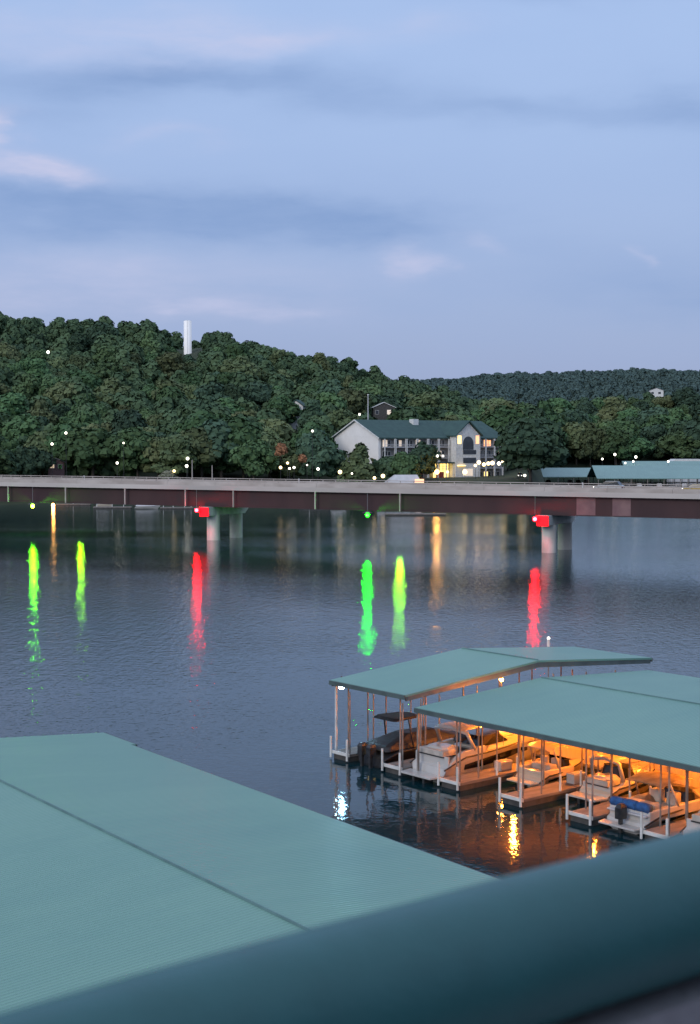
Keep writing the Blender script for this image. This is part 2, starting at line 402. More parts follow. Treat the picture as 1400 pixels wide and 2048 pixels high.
# the woods nobody could count
def woods(name, pts, per, leaf, m, nl, core):
    base = []
    for kd, sd_ in (('round', 11), ('round', 12), ('tall', 13)):
        V, Q = crown_geo(kd, sd_, per, leaf, nl, .3, core); base.append((np.array(V), Q))
    VV = []; off = 0; idx = []; starts = []; tot = []
    for (x, y, z, s) in pts:
        V, Q = base[rng.integers(0, 3)]
        a = rng.uniform(0, 6.28); c, sn = math.cos(a), math.sin(a)
        P = V * s; P = np.stack([P[:, 0] * c - P[:, 1] * sn, P[:, 0] * sn + P[:, 1] * c, P[:, 2] - 1.5 * s], 1) + np.array([x, y, z])
        VV.append(P); idx.append(np.array(Q, dtype=np.int32) + off); off += len(P)
    VV = np.concatenate(VV); idx = np.concatenate(idx)
    me = bpy.data.meshes.new(name); me.vertices.add(len(VV)); me.vertices.foreach_set('co', VV.astype(np.float32).ravel())
    me.loops.add(idx.size); me.loops.foreach_set('vertex_index', idx.ravel())
    me.polygons.add(len(idx)); me.polygons.foreach_set('loop_start', np.arange(0, idx.size, 4, dtype=np.int32))
    me.update(calc_edges=True); me.materials.append(m)
    o = bpy.data.objects.new(name, me); COL.objects.link(o); return o
pts = []
for i in range(3000):
    q = random.uniform(-350, 1750); d = random.uniform(500, 1090)
    if q > 1045: d = random.uniform(float(shore_d(q)) + 30, 1180)
    sd = float(shore_d(q))
    if -40 < q < 1440 and d < (810 if q < 1045 else sd + 240) and random.random() < .42: continue
    if 655 < q < 1045 and d < 600: continue
    if any(abs(q - hp) < hw + 8 and d < d2 and d > d1 - 60 for (hp, hw, d1, d2) in HOUSE_SPOTS): continue
    if d < sd + 20: continue
    if abs(q - 376) < 14 and d < 900 and d > 800: continue
    if abs(q - 376) < 45 and 700 < d < 900: s_k = .6
    else: s_k = 1
    x = xof(q, d); s = random.uniform(.6, 1.2) * s_k
    pts.append((x, d, float(terr(x, d)), s))
tag(woods('hillside_woods', pts, 34, .85, M['woods'], 9, (6, 4)), 'dense dark green woods covering the top of the hill behind the separate trees', 'woods', kind='stuff')
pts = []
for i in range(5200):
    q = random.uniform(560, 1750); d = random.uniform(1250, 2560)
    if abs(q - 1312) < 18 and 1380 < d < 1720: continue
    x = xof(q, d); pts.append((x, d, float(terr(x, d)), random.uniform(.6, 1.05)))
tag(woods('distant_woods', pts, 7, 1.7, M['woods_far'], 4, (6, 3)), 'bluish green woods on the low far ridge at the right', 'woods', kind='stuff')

# ------------------------------------------------------------------ covered docks
def dock_frame(ang):
    u = Vector((math.sin(R(ang)), -math.cos(R(ang)), 0)); return u, math.atan2(u.y, u.x)
U40, RZ40 = dock_frame(40)
V40 = Vector((-U40.y, U40.x, 0))
O40 = at(699, 1510, .5); O40.z = 0
def loc40(p): d = Vector((p.x, p.y, 0)) - O40; return d.dot(U40), d.dot(V40)
def roof_part(root, u0, u1, v0, v1, ze, zr, m=None, name='roof', notch=None):
    vm = (v0 + v1) / 2; b = MB(); th = .14
    n = 12
    b.prism([(v0, ze), (vm, zr), (v1, ze), (v1, ze - th), (vm, zr - th), (v0, ze - th)], u1 - u0, 'x', u0)
    b.build(name, m or M['dock_roof'], root)
    c = MB(); c.prism([(vm - .055, zr + .003), (vm - .02, zr + .075), (vm + .02, zr + .075), (vm + .055, zr + .003), (vm + .055, zr - .02), (vm - .055, zr - .02)], u1 - u0 - .1, 'x', u0 + .05)
    c.build('ridge_cap', M['roof_ridge'], root)
    for v in (v0, v1):
        g = MB(); s = -1 if v == v0 else 1
        g.box(u0, u1, min(v + s * .003, v + s * .1), max(v + s * .003, v + s * .1), ze - .30, ze - .02)
        g.build('eave_trim', M['trim'], root)
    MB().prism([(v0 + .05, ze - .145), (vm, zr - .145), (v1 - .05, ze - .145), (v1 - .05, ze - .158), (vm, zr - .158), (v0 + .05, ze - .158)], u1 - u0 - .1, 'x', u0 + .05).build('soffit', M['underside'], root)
    r = MB()
    for uu in (u0 + .04, u1 - .16):
        r.prism([(v0 + .1, ze - .16), (vm, zr - .16), (v1 - .1, ze - .16), (v1 - .1, ze - .42), (vm, zr - .5), (v0 + .1, ze - .42)], .12, 'x', uu)
    k = u0 + 5.15
    while k < u1 - 1:
        r.prism([(v0 + .15, ze - .16), (vm, zr - .16), (v1 - .15, ze - .16), (v1 - .15, ze - .36), (vm, zr - .42), (v0 + .15, ze - .36)], .1, 'x', k); k += 5.15
    r.build('rafter', M['trim'], root)
M['roof_ridge'] = mat('ridge_flashing', (.11, .21, .20), .5, (.08, .16, .155), 1)
M['trim'] = mat('eave_trim', (.10, .14, .14), .5, (.07, .10, .10), 1)

def finger(root, u0, w, v0, v1, tall=True, ze=4.4, stub=True):
    """one slip finger: decking, float, white bumper, white end stubs, steel posts"""
    s = 1 if v1 > v0 else -1
    a, b_ = min(v0, v1), max(v0, v1)
    f = MB().box(u0, u0 + w, a, b_, .34, .5).build('finger', M['wood'], root)
    MB().box(u0 + .06, u0 + w - .06, a + .08, b_ - .05, -.35, .335).build('float', M['float'], f)
    bm = MB().box(u0 - .05, u0 + w + .05, min(v0, v0 - s * .07) - (0), max(v0, v0 - s * .07), .36, .56)
    bm.build('bumper', M['white_paint'], f)
    if stub:
        for uu in (u0 + .02, u0 + w - .02):
            MB().tube([(uu, v0 - s * .16, .1), (uu, v0 - s * .16, 1.5)], .075, 8).build('end_post', M['white_paint'], f)
        for vv in (3.2, 5.0): MB().tube([(u0 + w - .02, v0 + s * vv, .5), (u0 + w - .02, v0 + s * vv, 1.45)], .07, 8).build('end_post', M['white_paint'], f)
    for (uu, vv) in ((u0 + w - .22, v0 + s * .25), (u0 + w - .22, v0 + s * 3.4), (u0 + w - .22, v0 + s * 6.8), (u0 + .2, v0 + s * 3.4)) + (((u0 + .2, v0 + s * 6.8), (u0 + w - .22, v0 + s * 1.8), (u0 + .2, v0 + s * 1.2)) if stub else ()):
        zt = ze + abs(vv - v0) * .06 - .25
        MB().box(uu - .036, uu + .036, vv - .036, vv + .036, .3, zt).build('post', M['rust_post'], root)

# --- middle dock
mid_o = at(830, 1415, 4.5); mu, mv = loc40(mid_o)
md = empty('covered_dock', O40, RZ40, 'green roofed boat dock in the middle, its slips glowing orange from lamps underneath', 'boat dock', 'green roofed boat docks')
mv1 = loc40(at(1302, 1341, 4.5))[1]
roof_part(md, mu, 46, mv, mv1, 4.5, 5.15)
walk = MB().box(mu - .4, 46, 9.7, 12.1, .34, .5).build('walkway', M['wood'], md)
MB().box(mu - .3, 45.9, 9.85, 11.95, -.3, .335).build('float', M['float'], walk)
for k in range(2, 9):
    finger(md, 5.15 * k - 1.75, 1.7, 0, 9.7)
    finger(md, 5.15 * k - 1.75, 1.7, 21.5, 12.1, stub=False)
lw = MB(); k = mu + 2.2
while k < 27: lw.box(k, k + .36, 9.95, 10.05, .503, 2.75); k += .375
lw.box(mu + 2.2, 27, 10.055, 10.14, .503, 2.7)
lw.build('screen_wall', M['gel_cream'], md)
# --- back dock
A = at(660, 1360, 5.0); au, av = loc40(A)
bd = empty('covered_dock', O40, RZ40, 'smaller green roofed boat dock behind the glowing one, a blue-white floodlight at its left corner', 'boat dock', 'green roofed boat docks')
av1 = loc40(at(1315, 1317, 5.0))[1]; print('roofs', mu, mv, mv1, au, av, av1)
roof_part(bd, au, au + 7.5, av, av1, 5.0, 6.0)
walk = MB().box(-2.2, mu - .45, 9.7, 12.1, .34, .5).build('walkway', M['wood'], bd)
MB().box(-2.1, mu - .55, 9.85, 11.95, -.3, .335).build('float', M['float'], walk)
for k in range(0, 2):
    finger(bd, 5.15 * k - 1.75, 1.7, 0, 9.7, ze=4.8)
    finger(bd, 5.15 * k - 1.75, 1.7, 21.0, 12.1, stub=False, ze=4.8)
MB().box(au + .15, au + .27, av + .3, av + .42, .3, 4.75).build('post', M['white_paint'], bd)
MB().box(mu - .1, mu + .02, mv + .25, mv + .37, .3, 4.2).build('post', M['rust_post'], md)

# --- near dock
u36, rz36 = dock_frame(35.8); v36 = Vector((-u36.y, u36.x, 0))
P = at(207, 1465, 4.5); Q = at(315, 1715, 5.25)
hw = (P - Q).dot(v36)
nd = empty('covered_dock', (P.x, P.y, 0), rz36, 'largest green roof, filling the lower left, of the boat dock nearest the balcony', 'boat dock', 'green roofed boat docks')
roof_part(nd, 0, 3.9, -2 * hw, 0, 4.5, 5.25)
roof_part(nd, 3.9, 62, -2 * hw + .3, -.3, 4.5 + .75 * .3 / hw, 5.25)
walk = MB().box(0.2, 62, -hw - 1.2, -hw + 1.2, .34, .5).build('walkway', M['wood'], nd)
MB().box(.3, 61.9, -hw - 1, -hw + 1, -.3, .335).build('float', M['float'], walk)
for k in range(0, 6):
    finger(nd, 5.15 * k + .3, 1.7, -.5, -hw + 1.2, stub=False)
for k in range(0, 5):
    finger(nd, 5.15 * k + .3, 1.7, -2 * hw + .5, -hw - 1.2, stub=False)

# ------------------------------------------------------------------ lamps
def hang_lamp(name, loc, m, r, label, cat='lamp', group=None, arm=.5, post_to=None):
    e = empty(name, loc, 0, label, cat, group)
    MB().sphere((0, 0, 0), r, 12, 8).build('lens', m, e, smooth=True)
    if post_to is not None: MB().tube([(0, .02, post_to - loc[2]), (0, .02, -r * .3)], .05, 8).build('post', M['grey_metal'], e)
    h = MB(); h.tube([(0, 0, r * .55), (0, 0, r * .55 + .12)], r * .9, 10, r * .5); h.tube([(0, 0, r * .6), (0, 0, r * .6 + arm)], .05, 6)
    h.build('housing', M['dark_metal'], e); return e
def w40(u, v, z): p = O40 + U40 * u + V40 * v; return (p.x, p.y, z)
p = atd(1003, 1359, 99.5)
hang_lamp('dock_lamp', tuple(p), M['sodium_small'], .13, 'orange lamp on a post in the gap between the two rear boat docks', group='orange lamps at the boat docks', arm=.1, post_to=.3)
for u, v, t in ((14.1, 7.6, 'over the walkway near the middle of the dock'), (19.2, 6.4, 'added over the finger left of the tan tarp'), (24.6, 5.6, 'added over the finger beside the blue-covered boat'), (30, 7.0, 'added nearest the right edge of the photo'), (19, 13.2, 'added over the walkway behind the middle slip'), (9.5, 12.8, 'added over the walkway near the left end'), (9.0, 6.0, 'added between the white cruiser and the low cream boat'), (6.9, 8.2, 'added above the bow of the white cabin cruiser')):  # first lamp inferred from its reflection; the others added to light the slips
    hang_lamp('dock_lamp', w40(u, v, 4.15), M['sodium'], .13, 'orange lamp under the middle dock roof ' + t, group='orange lamps at the boat docks', arm=.6)
p = atd(683, 1373, 98.9); hang_lamp('dock_floodlight', tuple(p), M['led_blue'], .2, 'blue-white floodlight under the left corner of the small dock roof', 'floodlight', arm=.6)
e = empty('roof_beacon', w40(*loc40(at(1097, 1290, 6.0)), 5.9), 0, 'short white post standing up from the far edge of the small dock roof', 'beacon')
e.location = atd(1097, 1293, 116); MB().tube([(0, 0, -e.location.z + .3), (0, 0, 0)], .06, 8).build('post', M['grey_metal'], e)
MB().tube([(0, 0, 0), (0, 0, .62)], .13, 10).build('housing', M['white_paint'], e); MB().sphere((0, 0, .66), .12).build('lens', M['lamp_small'], e)

# ------------------------------------------------------------------ boats (local x: stern 0 -> bow, z from waterline)
def hull(L_, B, H, keel=-.35, sheer=.28, stem=.82, n=12, full=2.6):
    V = []; Fc = []
    st = []
    for i in range(n + 1):
        t = i / n; hb = B / 2 * (1 - t ** full * .985) * (.93 + .07 * math.sin(math.pi * min(t * 1.6, 1)))
        zg = H * (1 + sheer * t * t) * (1 - .40 * max(0, 1 - t / .15)); zk = keel + (zg - keel) * max(0, (t - stem) / (1 - stem)) ** 1.6 * .82
        zc = .12 + (zg - .12) * max(0, t - .45) ** 2 * 1.4; zc = max(zc, zk + .02)
        x = L_ * t
        st.append([(x, 0, zk), (x, hb * .80 * (1 - .3 * t), zc), (x, hb * .97, zg - .22), (x, hb, zg)])
    for s in st:
        for (x, y, z) in s: V.append((x + (.32 * max(z, 0) / H if x == 0 else 0), y, z))
        for (x, y, z) in s: V.append((x + (.32 * max(z, 0) / H if x == 0 else 0), -y, z))
    for i in range(n):
        for j in range(3):
            a = i * 8 + j; Fc.append((a, a + 1, a + 9, a + 8)); a += 4; Fc.append((a + 1, a, a + 8, a + 9))
    Fc.append((0, 4, 5, 1)); Fc.append((1, 5, 6, 2)); Fc.append((2, 6, 7, 3))
    for i in range(n): a = i * 8; Fc.append((a + 3, a + 7, a + 15, a + 11))
    return MB().add(V, Fc), st
def loft(rings):
    b = MB(); n = len(rings[0]); V = [p for r in rings for p in r]; Fc = []
    for i in range(len(rings) - 1):
        for j in range(n): Fc.append((i * n + j, i * n + (j + 1) % n, (i + 1) * n + (j + 1) % n, (i + 1) * n + j))
    Fc.append(tuple(range(n - 1, -1, -1))); Fc.append(tuple((len(rings) - 1) * n + j for j in range(n))); return b.add(V, Fc)
def rr(x0, x1, w, z, k=.25):
    return [(x0, -w + k, z), (x0 + k, -w, z), (x1 - k * 2, -w * .8, z), (x1, -w * .4, z), (x1, w * .4, z), (x1 - k * 2, w * .8, z), (x0 + k, w, z), (x0, w - k, z)]
def outdrive(e, y, z=.2, m='outdrive', big=False):
    b = MB(); b.box(-.45, 0, y - .12, y + .12, z - .2, z + .15); b.box(-.75, -.35, y - .1, y + .1, z - .7, z + .1)
    if big:
        b = MB(); b.add(*(lambda q: (q.v, q.f))(loft([[(x_ - .55, y + yy_, zz) for x_, yy_ in ((0, -.22), (.55, -.2), (.55, .2), (0, .22))] for zz in (.75, 1.35)] + [[(x_ - .45, y + yy_, 1.55) for x_, yy_ in ((0, -.12), (.35, -.12), (.35, .12), (0, .12))]])))
        b.box(-.42, -.2, y - .09, y + .09, -.5, .75); b.box(-.6, -.1, y - .04, y + .04, -.62, -.38)
    o = b.build('outboard_motor' if big else 'outdrive', M[m], e, bevel=.03)
    pr = MB()
    for k in range(3):
        a = k * 2.09; pr.tube([(-.8, y, z - .5), (-.82, y + .2 * math.cos(a), z - .5 + .2 * math.sin(a))], .05, 5)
    pr.build('propeller', M['chrome'], o)
def boat(name, loc, rz, L_, B, H, kind, label, m='gel_white', group=None, cover=None):
    e = empty(name, loc, rz, label, 'boat', group)
    hb, st = hull(L_, B, H); hb.build('hull', M[m], e, smooth=False)
    rrl = MB(); rrl.tube([(s[3][0], s[3][1] + .015, s[3][2] - .06) for s in st], .05, 6); rrl.tube([(s[3][0], -s[3][1] - .015, s[3][2] - .06) for s in st], .05, 6)
    rrl.build('rub_rail', M['dark_metal'], e)
    if kind in ('cruiser', 'deck'):
        for g in (-1, 1):
            sw = MB(); V = []; a0, a1 = (2, 9)
            for k_ in range(a0, a1 + 1):
                f = (k_ - a0) / (a1 - a0); p2 = st[k_][2]; p1 = st[k_][1]; hgt = .30 * math.sin(math.pi * min(1, .15 + f * .85)) ** .6
                for q in (.52 - hgt * .5 + .12 * f, .52 + hgt + .12 * f):
                    y = p1[1] + (p2[1] - p1[1]) * q + .022; z = p1[2] + (p2[2] - p1[2]) * q; V.append((st[k_][0][0], g * y, z))
            sw.add(V, [(2 * k_, 2 * k_ + 1, 2 * k_ + 3, 2 * k_ + 2) for k_ in range(a1 - a0)]).build('hull_stripe', M['glass'], e)
    if kind == 'cruiser':
        loft([rr(.4, 2.3, B * .36, H * .62), rr(.6, 2.2, B * .32, H + .36), rr(.8, 1.9, B * .22, H + .52)]).build('sun_pad', M['gel_white'], e, bevel=.06)
        MB().prism([(-1.0, -B * .40), (.0, -B * .46), (.0, B * .46), (-1.0, B * .40)], .12, 'z', .38).build('swim_platform', M['gel_white'], e, bevel=.02)
        loft([rr(L_ * .34, L_ * .93, B * .40, H * 1.02), rr(L_ * .38, L_ * .86, B * .33, H * 1.25 + .15), rr(L_ * .42, L_ * .74, B * .25, H * 1.35 + .3)]).build('foredeck', M['gel_white'], e, smooth=False, bevel=.03)
        loft([rr(L_ * .30, L_ * .60, B * .41, H + .35), rr(L_ * .32, L_ * .52, B * .36, H + .95)]).build('windshield', M['glass'], e, bevel=.02)
        # cockpit sides with seat and helm
        MB().prism([(.45, H * .62), (L_ * .33, H * .9), (L_ * .33, H + .42), (1.6, H + .3), (.55, H * .8)], B * .09, 'y', -B * .475).prism([(.45, H * .62), (L_ * .33, H * .9), (L_ * .33, H + .42), (1.6, H + .3), (.55, H * .8)], B * .09, 'y', B * .385).box(.40, .52, -B * .45, B * .45, H * .6, H + .1).build('coaming', M['gel_white'], e, bevel=.04)
        MB().box(.3, L_ * .3, -B * .34, B * .34, H + .01, H + .06).build('cockpit_sole', M['dark_metal'], e)
        MB().box(.32, .85, -B * .33, B * .33, H + .06, H + .4).build('seat', M['seat'], e, bevel=.04)
        ar = MB(); ar.tube([(L_ * .24, -B * .46, H + .3), (L_ * .19, -B * .42, H + 1.35), (L_ * .18, 0, H + 1.55), (L_ * .19, B * .42, H + 1.35), (L_ * .24, B * .46, H + .3)], .13, 8); ar.build('radar_arch', M['gel_white'], e, smooth=True)
        loft([rr(L_ * .16, L_ * .48, B * .38, H + 1.5), rr(L_ * .2, L_ * .44, B * .34, H + 1.62)]).build('hardtop', M['gel_white'], e, bevel=.02)
        for s in (-1, 1):
            for k in range(3): MB().prism([(L_ * (.45 + k * .11), H * .62), (L_ * (.45 + k * .11) + .5, H * .66), (L_ * (.45 + k * .11) + .5, H * .82), (L_ * (.45 + k * .11), H * .8)], .02, 'y', s * (B * .485 * (1 - (.45 + k * .11) ** 2.6 * .95)) - .01).build('porthole', M['glass'], e)
        rl = MB(); pts_ = [(s_[3][0], s_[3][1] * .9, s_[3][2] + .55) for s_ in st[6:]]
        rl.tube(pts_, .025, 5); rl.tube([(a, -b, c) for a, b, c in pts_], .025, 5)
        for s_ in st[6::2]:
            for g in (-1, 1): rl.tube([(s_[3][0], g * s_[3][1] * .9, s_[3][2]), (s_[3][0], g * s_[3][1] * .9, s_[3][2] + .55)], .02, 5)
        rl.build('bow_rail', M['chrome'], e)
        outdrive(e, -.45); outdrive(e, .45)
    elif kind == 'deck':
        MB().prism([(-.7, -B * .42), (.0, -B * .47), (.0, B * .47), (-.7, B * .42)], .1, 'z', .35).build('swim_platform', M['gel_white'], e, bevel=.02)
        MB().box(.42, L_ * .6, -B * .475, -B * .38, H * .66, H + .26).box(.42, L_ * .6, B * .38, B * .475, H * .66, H + .26).box(.40, .55, -B * .47, B * .47, H * .6, H + .22).build('coaming', M[m], e, bevel=.05)
        MB().box(.4, L_ * .58, -B * .37, B * .37, H + .01, H + .05).build('cockpit_sole', M['seat'], e)
        MB().box(1.3, 1.9, -B * .34, B * .34, H + .05, H + .45).box(L_ * .38, L_ * .44, -B * .3, -B * .08, H + .05, H + .75).box(L_ * .38, L_ * .44, B * .08, B * .3, H + .05, H + .75).build('seat', M['seat'], e, bevel=.06)
        loft([rr(L_ * .5, L_ * .70, B * .42, H + .1), rr(L_ * .52, L_ * .62, B * .36, H + .62)]).build('windshield', M['glass'], e, bevel=.02)
        ar = MB(); ar.tube([(L_ * .34, -B * .46, H + .2), (L_ * .27, -B * .42, H + 1.5), (L_ * .27, B * .42, H + 1.5), (L_ * .34, B * .46, H + .2)], .07, 8); ar.build('tower', M['gel_white'], e, smooth=True)
        cv = MB(); cvp = []
        for i in range(7): t = i / 6; cvp.append((L_ * .18 + t * L_ * .34, 0, H + 1.5 + .22 * math.sin(math.pi * t)))
        loft([[(x, -B * .44, z - .12), (x, -B * .25, z), (x, B * .25, z), (x, B * .44, z - .12), (x, B * .25, z - .06), (x, -B * .25, z - .06)] for (x, y, z) in cvp]).build('bimini', M['tan_cover' if cover != 'cream' else 'gel_cream'], e)
        if cover == 'blue':
            rb = MB()
            nr = 3
            for k in range(nr):
                y0 = -B * .44 + k * B * .3; pts_ = [(.55, y0, H + .42), (.55, y0 + .06, H + .42), (.55, y0 + B * .14, H + .45), (.55, y0 + B * .24, H + .42), (.55, y0 + B * .28, H + .42)]
                rb.tube(pts_, .27, 12, .25)
            rb.build('rolled_cover', M['blue_cover'], e, smooth=True)
            MB().box(.12, .98, -B * .46, B * .46, H + .0, H + .1).build('sun_pad', M['grey_white'], e, bevel=.04)
        outdrive(e, 0, z=.25, big=(cover == 'blue'))
    elif kind == 'covered':
        loft([rr(.3, L_ * .97, B * .46, H * .98), rr(.5, L_ * .82, B * .4, H + .32), rr(L_ * .3, L_ * .6, B * .22, H + .85)]).build('cover', M['black'], e, smooth=False, bevel=.1)
        outdrive(e, -.42, big=True); outdrive(e, .42, big=True)
        ar = MB(); ar.tube([(L_ * .3, -B * .46, H), (L_ * .26, -B * .42, H + 1.9), (L_ * .26, B * .42, H + 1.9), (L_ * .3, B * .46, H)], .06, 8); ar.build('tower', M['dark_metal'], e, smooth=True)
        loft([rr(L_ * .12, L_ * .46, B * .42, H + 1.85), rr(L_ * .16, L_ * .42, B * .38, H + 2.0)]).build('bimini', M['black'], e, bevel=.03)
        MB().box(.02, .06, -.45, -.3, .75, 1.05).box(.02, .06, .05, .2, .75, 1.05).build('stern_glint', M['lit_yellow'], e)  # yellow glints of reflected lamps put in as small glowing plates
    return e
RB = RZ40 + math.pi / 2
def slip(k): return 5.15 * (k - 1) + 1.7
boat('covered_motorboat', w40(slip(1), .3, 0), RB, 8.6, 2.9, 1.05, 'covered', 'black covered motorboat with two outboards in the leftmost slip', 'black', 'boats moored in the dock slips')
boat('cabin_cruiser', w40(slip(2), .5, 0), RB, 11.0, 3.3, 1.5, 'cruiser', 'white cabin cruiser with twin outdrives at the left end of the glowing dock', 'gel_white', 'boats moored in the dock slips')
boat('deck_boat', w40(slip(3), 3.9, 0), RB, 5.2, 2.3, .8, 'deck', 'low cream open boat set deep in its slip right of the white cabin cruiser', 'gel_cream', 'boats moored in the dock slips', 'cream')
boat('cabin_cruiser', w40(slip(4), 4.0, 0), RB, 5.6, 2.5, .95, 'cruiser', 'small orange-lit cruiser set deep in the middle slip of the glowing dock', 'gel_cream', 'boats moored in the dock slips')
boat('deck_boat', w40(slip(5), .55, 0), RB, 8.6, 2.9, .95, 'deck', 'white deck boat with a rolled blue cover across its stern', 'gel_white', 'boats moored in the dock slips', 'blue')
boat('cabin_cruiser', w40(slip(6), .6, 0), RB, 9.4, 3.2, 1.3, 'cruiser', 'white cruiser cut off by the right edge of the photo', 'gel_white', 'boats moored in the dock slips')
RBB = RZ40 - math.pi / 2
boat('cabin_cruiser', w40(slip(2), 21.0, 0), RBB, 8.6, 3.0, 1.2, 'cruiser', 'white cruiser seen in the gap between the two rear dock roofs', 'gel_white', 'boats on the far side of the docks')
boat('deck_boat', w40(slip(3), 21.0, 0), RBB, 7.6, 2.7, 1.0, 'deck', 'open white boat on the far side of the glowing dock, second from its left end', 'gel_white', 'boats on the far side of the docks')
boat('cabin_cruiser', w40(slip(4), 21.0, 0), RBB, 8.8, 3.1, 1.35, 'cruiser', 'cream cruiser on the far side of the glowing dock behind the middle slip', 'gel_cream', 'boats on the far side of the docks')
boat('cabin_cruiser', w40(slip(5), 21.0, 0), RBB, 8.8, 3.1, 1.3, 'cruiser', 'white cruiser on the far side of the dock behind the blue-covered boat', 'gel_white', 'boats on the far side of the docks')
# small personal craft under a tan tarp on finger five
e = empty('jet_ski', w40(5.15 * 4 + .9, 1.6, 0), RB, 'small watercraft under a tan tarp just left of the blue-covered deck boat', 'jet ski')
loft([rr(0, 2.9, .55, .05), rr(0, 3.0, .62, .45), rr(.1, 2.7, .5, .8)]).build('hull', M['gel_cream'], e, bevel=.05)
loft([rr(.05, 2.9, .68, .5), rr(.2, 2.5, .5, 1.05), rr(1.2, 1.9, .3, 1.45)]).build('cover', M['tan_cover'], e, bevel=.12)
# dock boxes on the fingers
for u, v, t in ((5.15 * 2 - .9, 4.6, 'beside the white cabin cruiser'), (5.15 * 3 - .9, 5.5, 'in the middle of the glowing dock')):
    e = empty('dock_box', w40(u, v, .5), RZ40, 'white storage box standing on the finger pier ' + t, 'dock box', 'white storage boxes on the finger piers')
    MB().box(-.3, .3, -.5, .5, .003, .5).build('body', M['gel_white'], e, bevel=.03)
    MB().prism([(-.33, .503), (.33, .503), (.27, .6), (-.27, .6)], 1.06, 'y', -.53).build('lid', M['gel_white'], e, bevel=.02)

# ------------------------------------------------------------------ bridge
B1 = at(427, 1080, 0); B2 = at(1098, 1105, 0)
bv = (B2 - B1).normalized(); bn = Vector((-bv.y, bv.x, 0)); SPAN = (B2 - B1).length
brz = math.atan2(bv.y, bv.x)
br = empty('road_bridge', B1, brz, 'long concrete road bridge on dark red steel girders crossing the lake', 'bridge')
T0, T1 = -190, 250
W0, W1 = -2.4, 11.6
MB().box(T0, T1, W0, W1, 10.72, 11.35).build('deck', M['concrete'], br)
MB().box(T0, T1, W0 + .5, W1 - .5, 11.354, 11.40).build('road_surface', M['asphalt'], br)
ln = MB(); t = T0
while t < T1: ln.box(t, t + 3, 4.5, 4.65, 11.404, 11.41); t += 9
ln.build('lane_marking', M['white_paint'], br)
for w, s in ((W0, 0), (W1 - .45, 1)):
    pp = MB(); t = T0
    while t < T1:
        pp.prism([(w, 10.5 if 0 else 11.36), (w + .45, 11.36), (w + .36, 11.75), (w + .3, 12.3), (w + .1, 12.3), (w + .03, 11.75)], 11.96, 'x', t); t += 12
    q = pp.build('parapet', M['concrete'], br)
    rr_ = MB(); rr_.tube([(T0, w + .2, 12.62), (T1, w + .2, 12.62)], .09, 6); t = T0
    while t < T1: rr_.box(t, t + .12, w + .14, w + .26, 12.3, 12.6); t += 3
    rr_.build('rail', M['concrete'], q)
fa = MB().box(T0, T1, W0 - .06, W0 - .003, 10.60, 11.5); fa.build('edge_beam', mat('edge_concrete', (.60, .56, .52), .85, (.47, .43, .40), .12, bump=.2, stretch=(.4, 1, 1)), br)
for gi, w in enumerate((-1.5, 2.4, 6.3, 10.2)):
    g = MB(); g.box(T0, T1, w - .03, w + .03, 7.2, 10.6); g.box(T0, T1, w - .35, w + .35, 10.6, 10.715); g.box(T0, T1, w - .35, w + .35, 7.08, 7.2)
    go = g.build('girder', M['girder'], br)
    if gi == 0:
        for a, b in ((SPAN + 5.8, SPAN + 9.4), (SPAN + 12.6, SPAN + 16)):
            MB().box(a, b, w - .045, w - .032, 7.25, 10.55).build('pinkish_patch', M['girder_patch'], go)  # paler pinkish plates on the near girder
for k in (-2, -1, 0, 1, 2):
    tt = k * SPAN
    pier = MB().prism([(-3.4, 5.25), (10.9, 5.25), (12.3, 6.3), (12.3, 7.06), (-3.4, 7.06)], 2.3, 'x', tt - 1.15).build('pier', M['concrete_col'], br)
    for w in (0, 9.0):
        MB().tube([(tt, w, -4), (tt, w, 5.24)], 1.38, 24).build('column', M['concrete_col'], pier, smooth=False)
for px in (15, 130, 249, 370, 466, 630, 800):
    # drain pipe positions measured along the near face
    a = (px - CX) / 2914.6; w = W0 - .25
    bx, by = B1.x + bn.x * w, B1.y + bn.y * w
    t = (a * by - bx) / (bv.x - a * bv.y)
    MB().tube([(t, w, 10.66), (t, w, 7.15)], .16, 8).build('drain_pipe', M['concrete'], br)
def tpx(px, w):
    a = (px - CX) / 2914.6; bx, by = B1.x + bn.x * w, B1.y + bn.y * w
    return (a * by - bx) / (bv.x - a * bv.y)
def bw(t, w, z): q = B1 + bv * t + bn * w; return (q.x, q.y, z)
for px, w, m, z, lab in ((64, W0 - .6, 'nav_spring', 6.4, 'green navigation light hanging under the left span, near side'),
                         (160, 12.2, 'nav_lime', 7.3, 'lime green navigation light on the far side of the left span, seen by its reflection'),
                         (735, W0 - .6, 'nav_green', 6.4, 'green navigation light hanging under the middle span, near side'),
                         (800, 12.2, 'nav_lime', 7.3, 'lime green navigation light on the far side of the middle span, seen by its reflection')):
    e = empty('navigation_light', bw(tpx(px, w), w, z), brz, lab, 'navigation light', 'green navigation lights under the bridge')
    MB().sphere((0, 0, -.1), .4, 14, 10).build('lens', M[m], e, smooth=True)
    MB().tube([(0, 0, .34), (0, 0, .62)], 1.05, 16, .3).tube([(0, 0, .6), (0, 0, 4.1)], .06, 6).build('bracket_hood', M['grey_metal'], e)  # bracket with a wide hood added to keep lamp spill off the girder
    if w > 0: MB().box(-.82, -.78, -.8, 1.0, -.6, .5).build('spill_baffle', M['dark_metal'], e); MB().box(.78, .82, -.8, 1.0, -.6, .5).build('spill_baffle', M['dark_metal'], e)  # side plates added to keep lamp spill off the piers
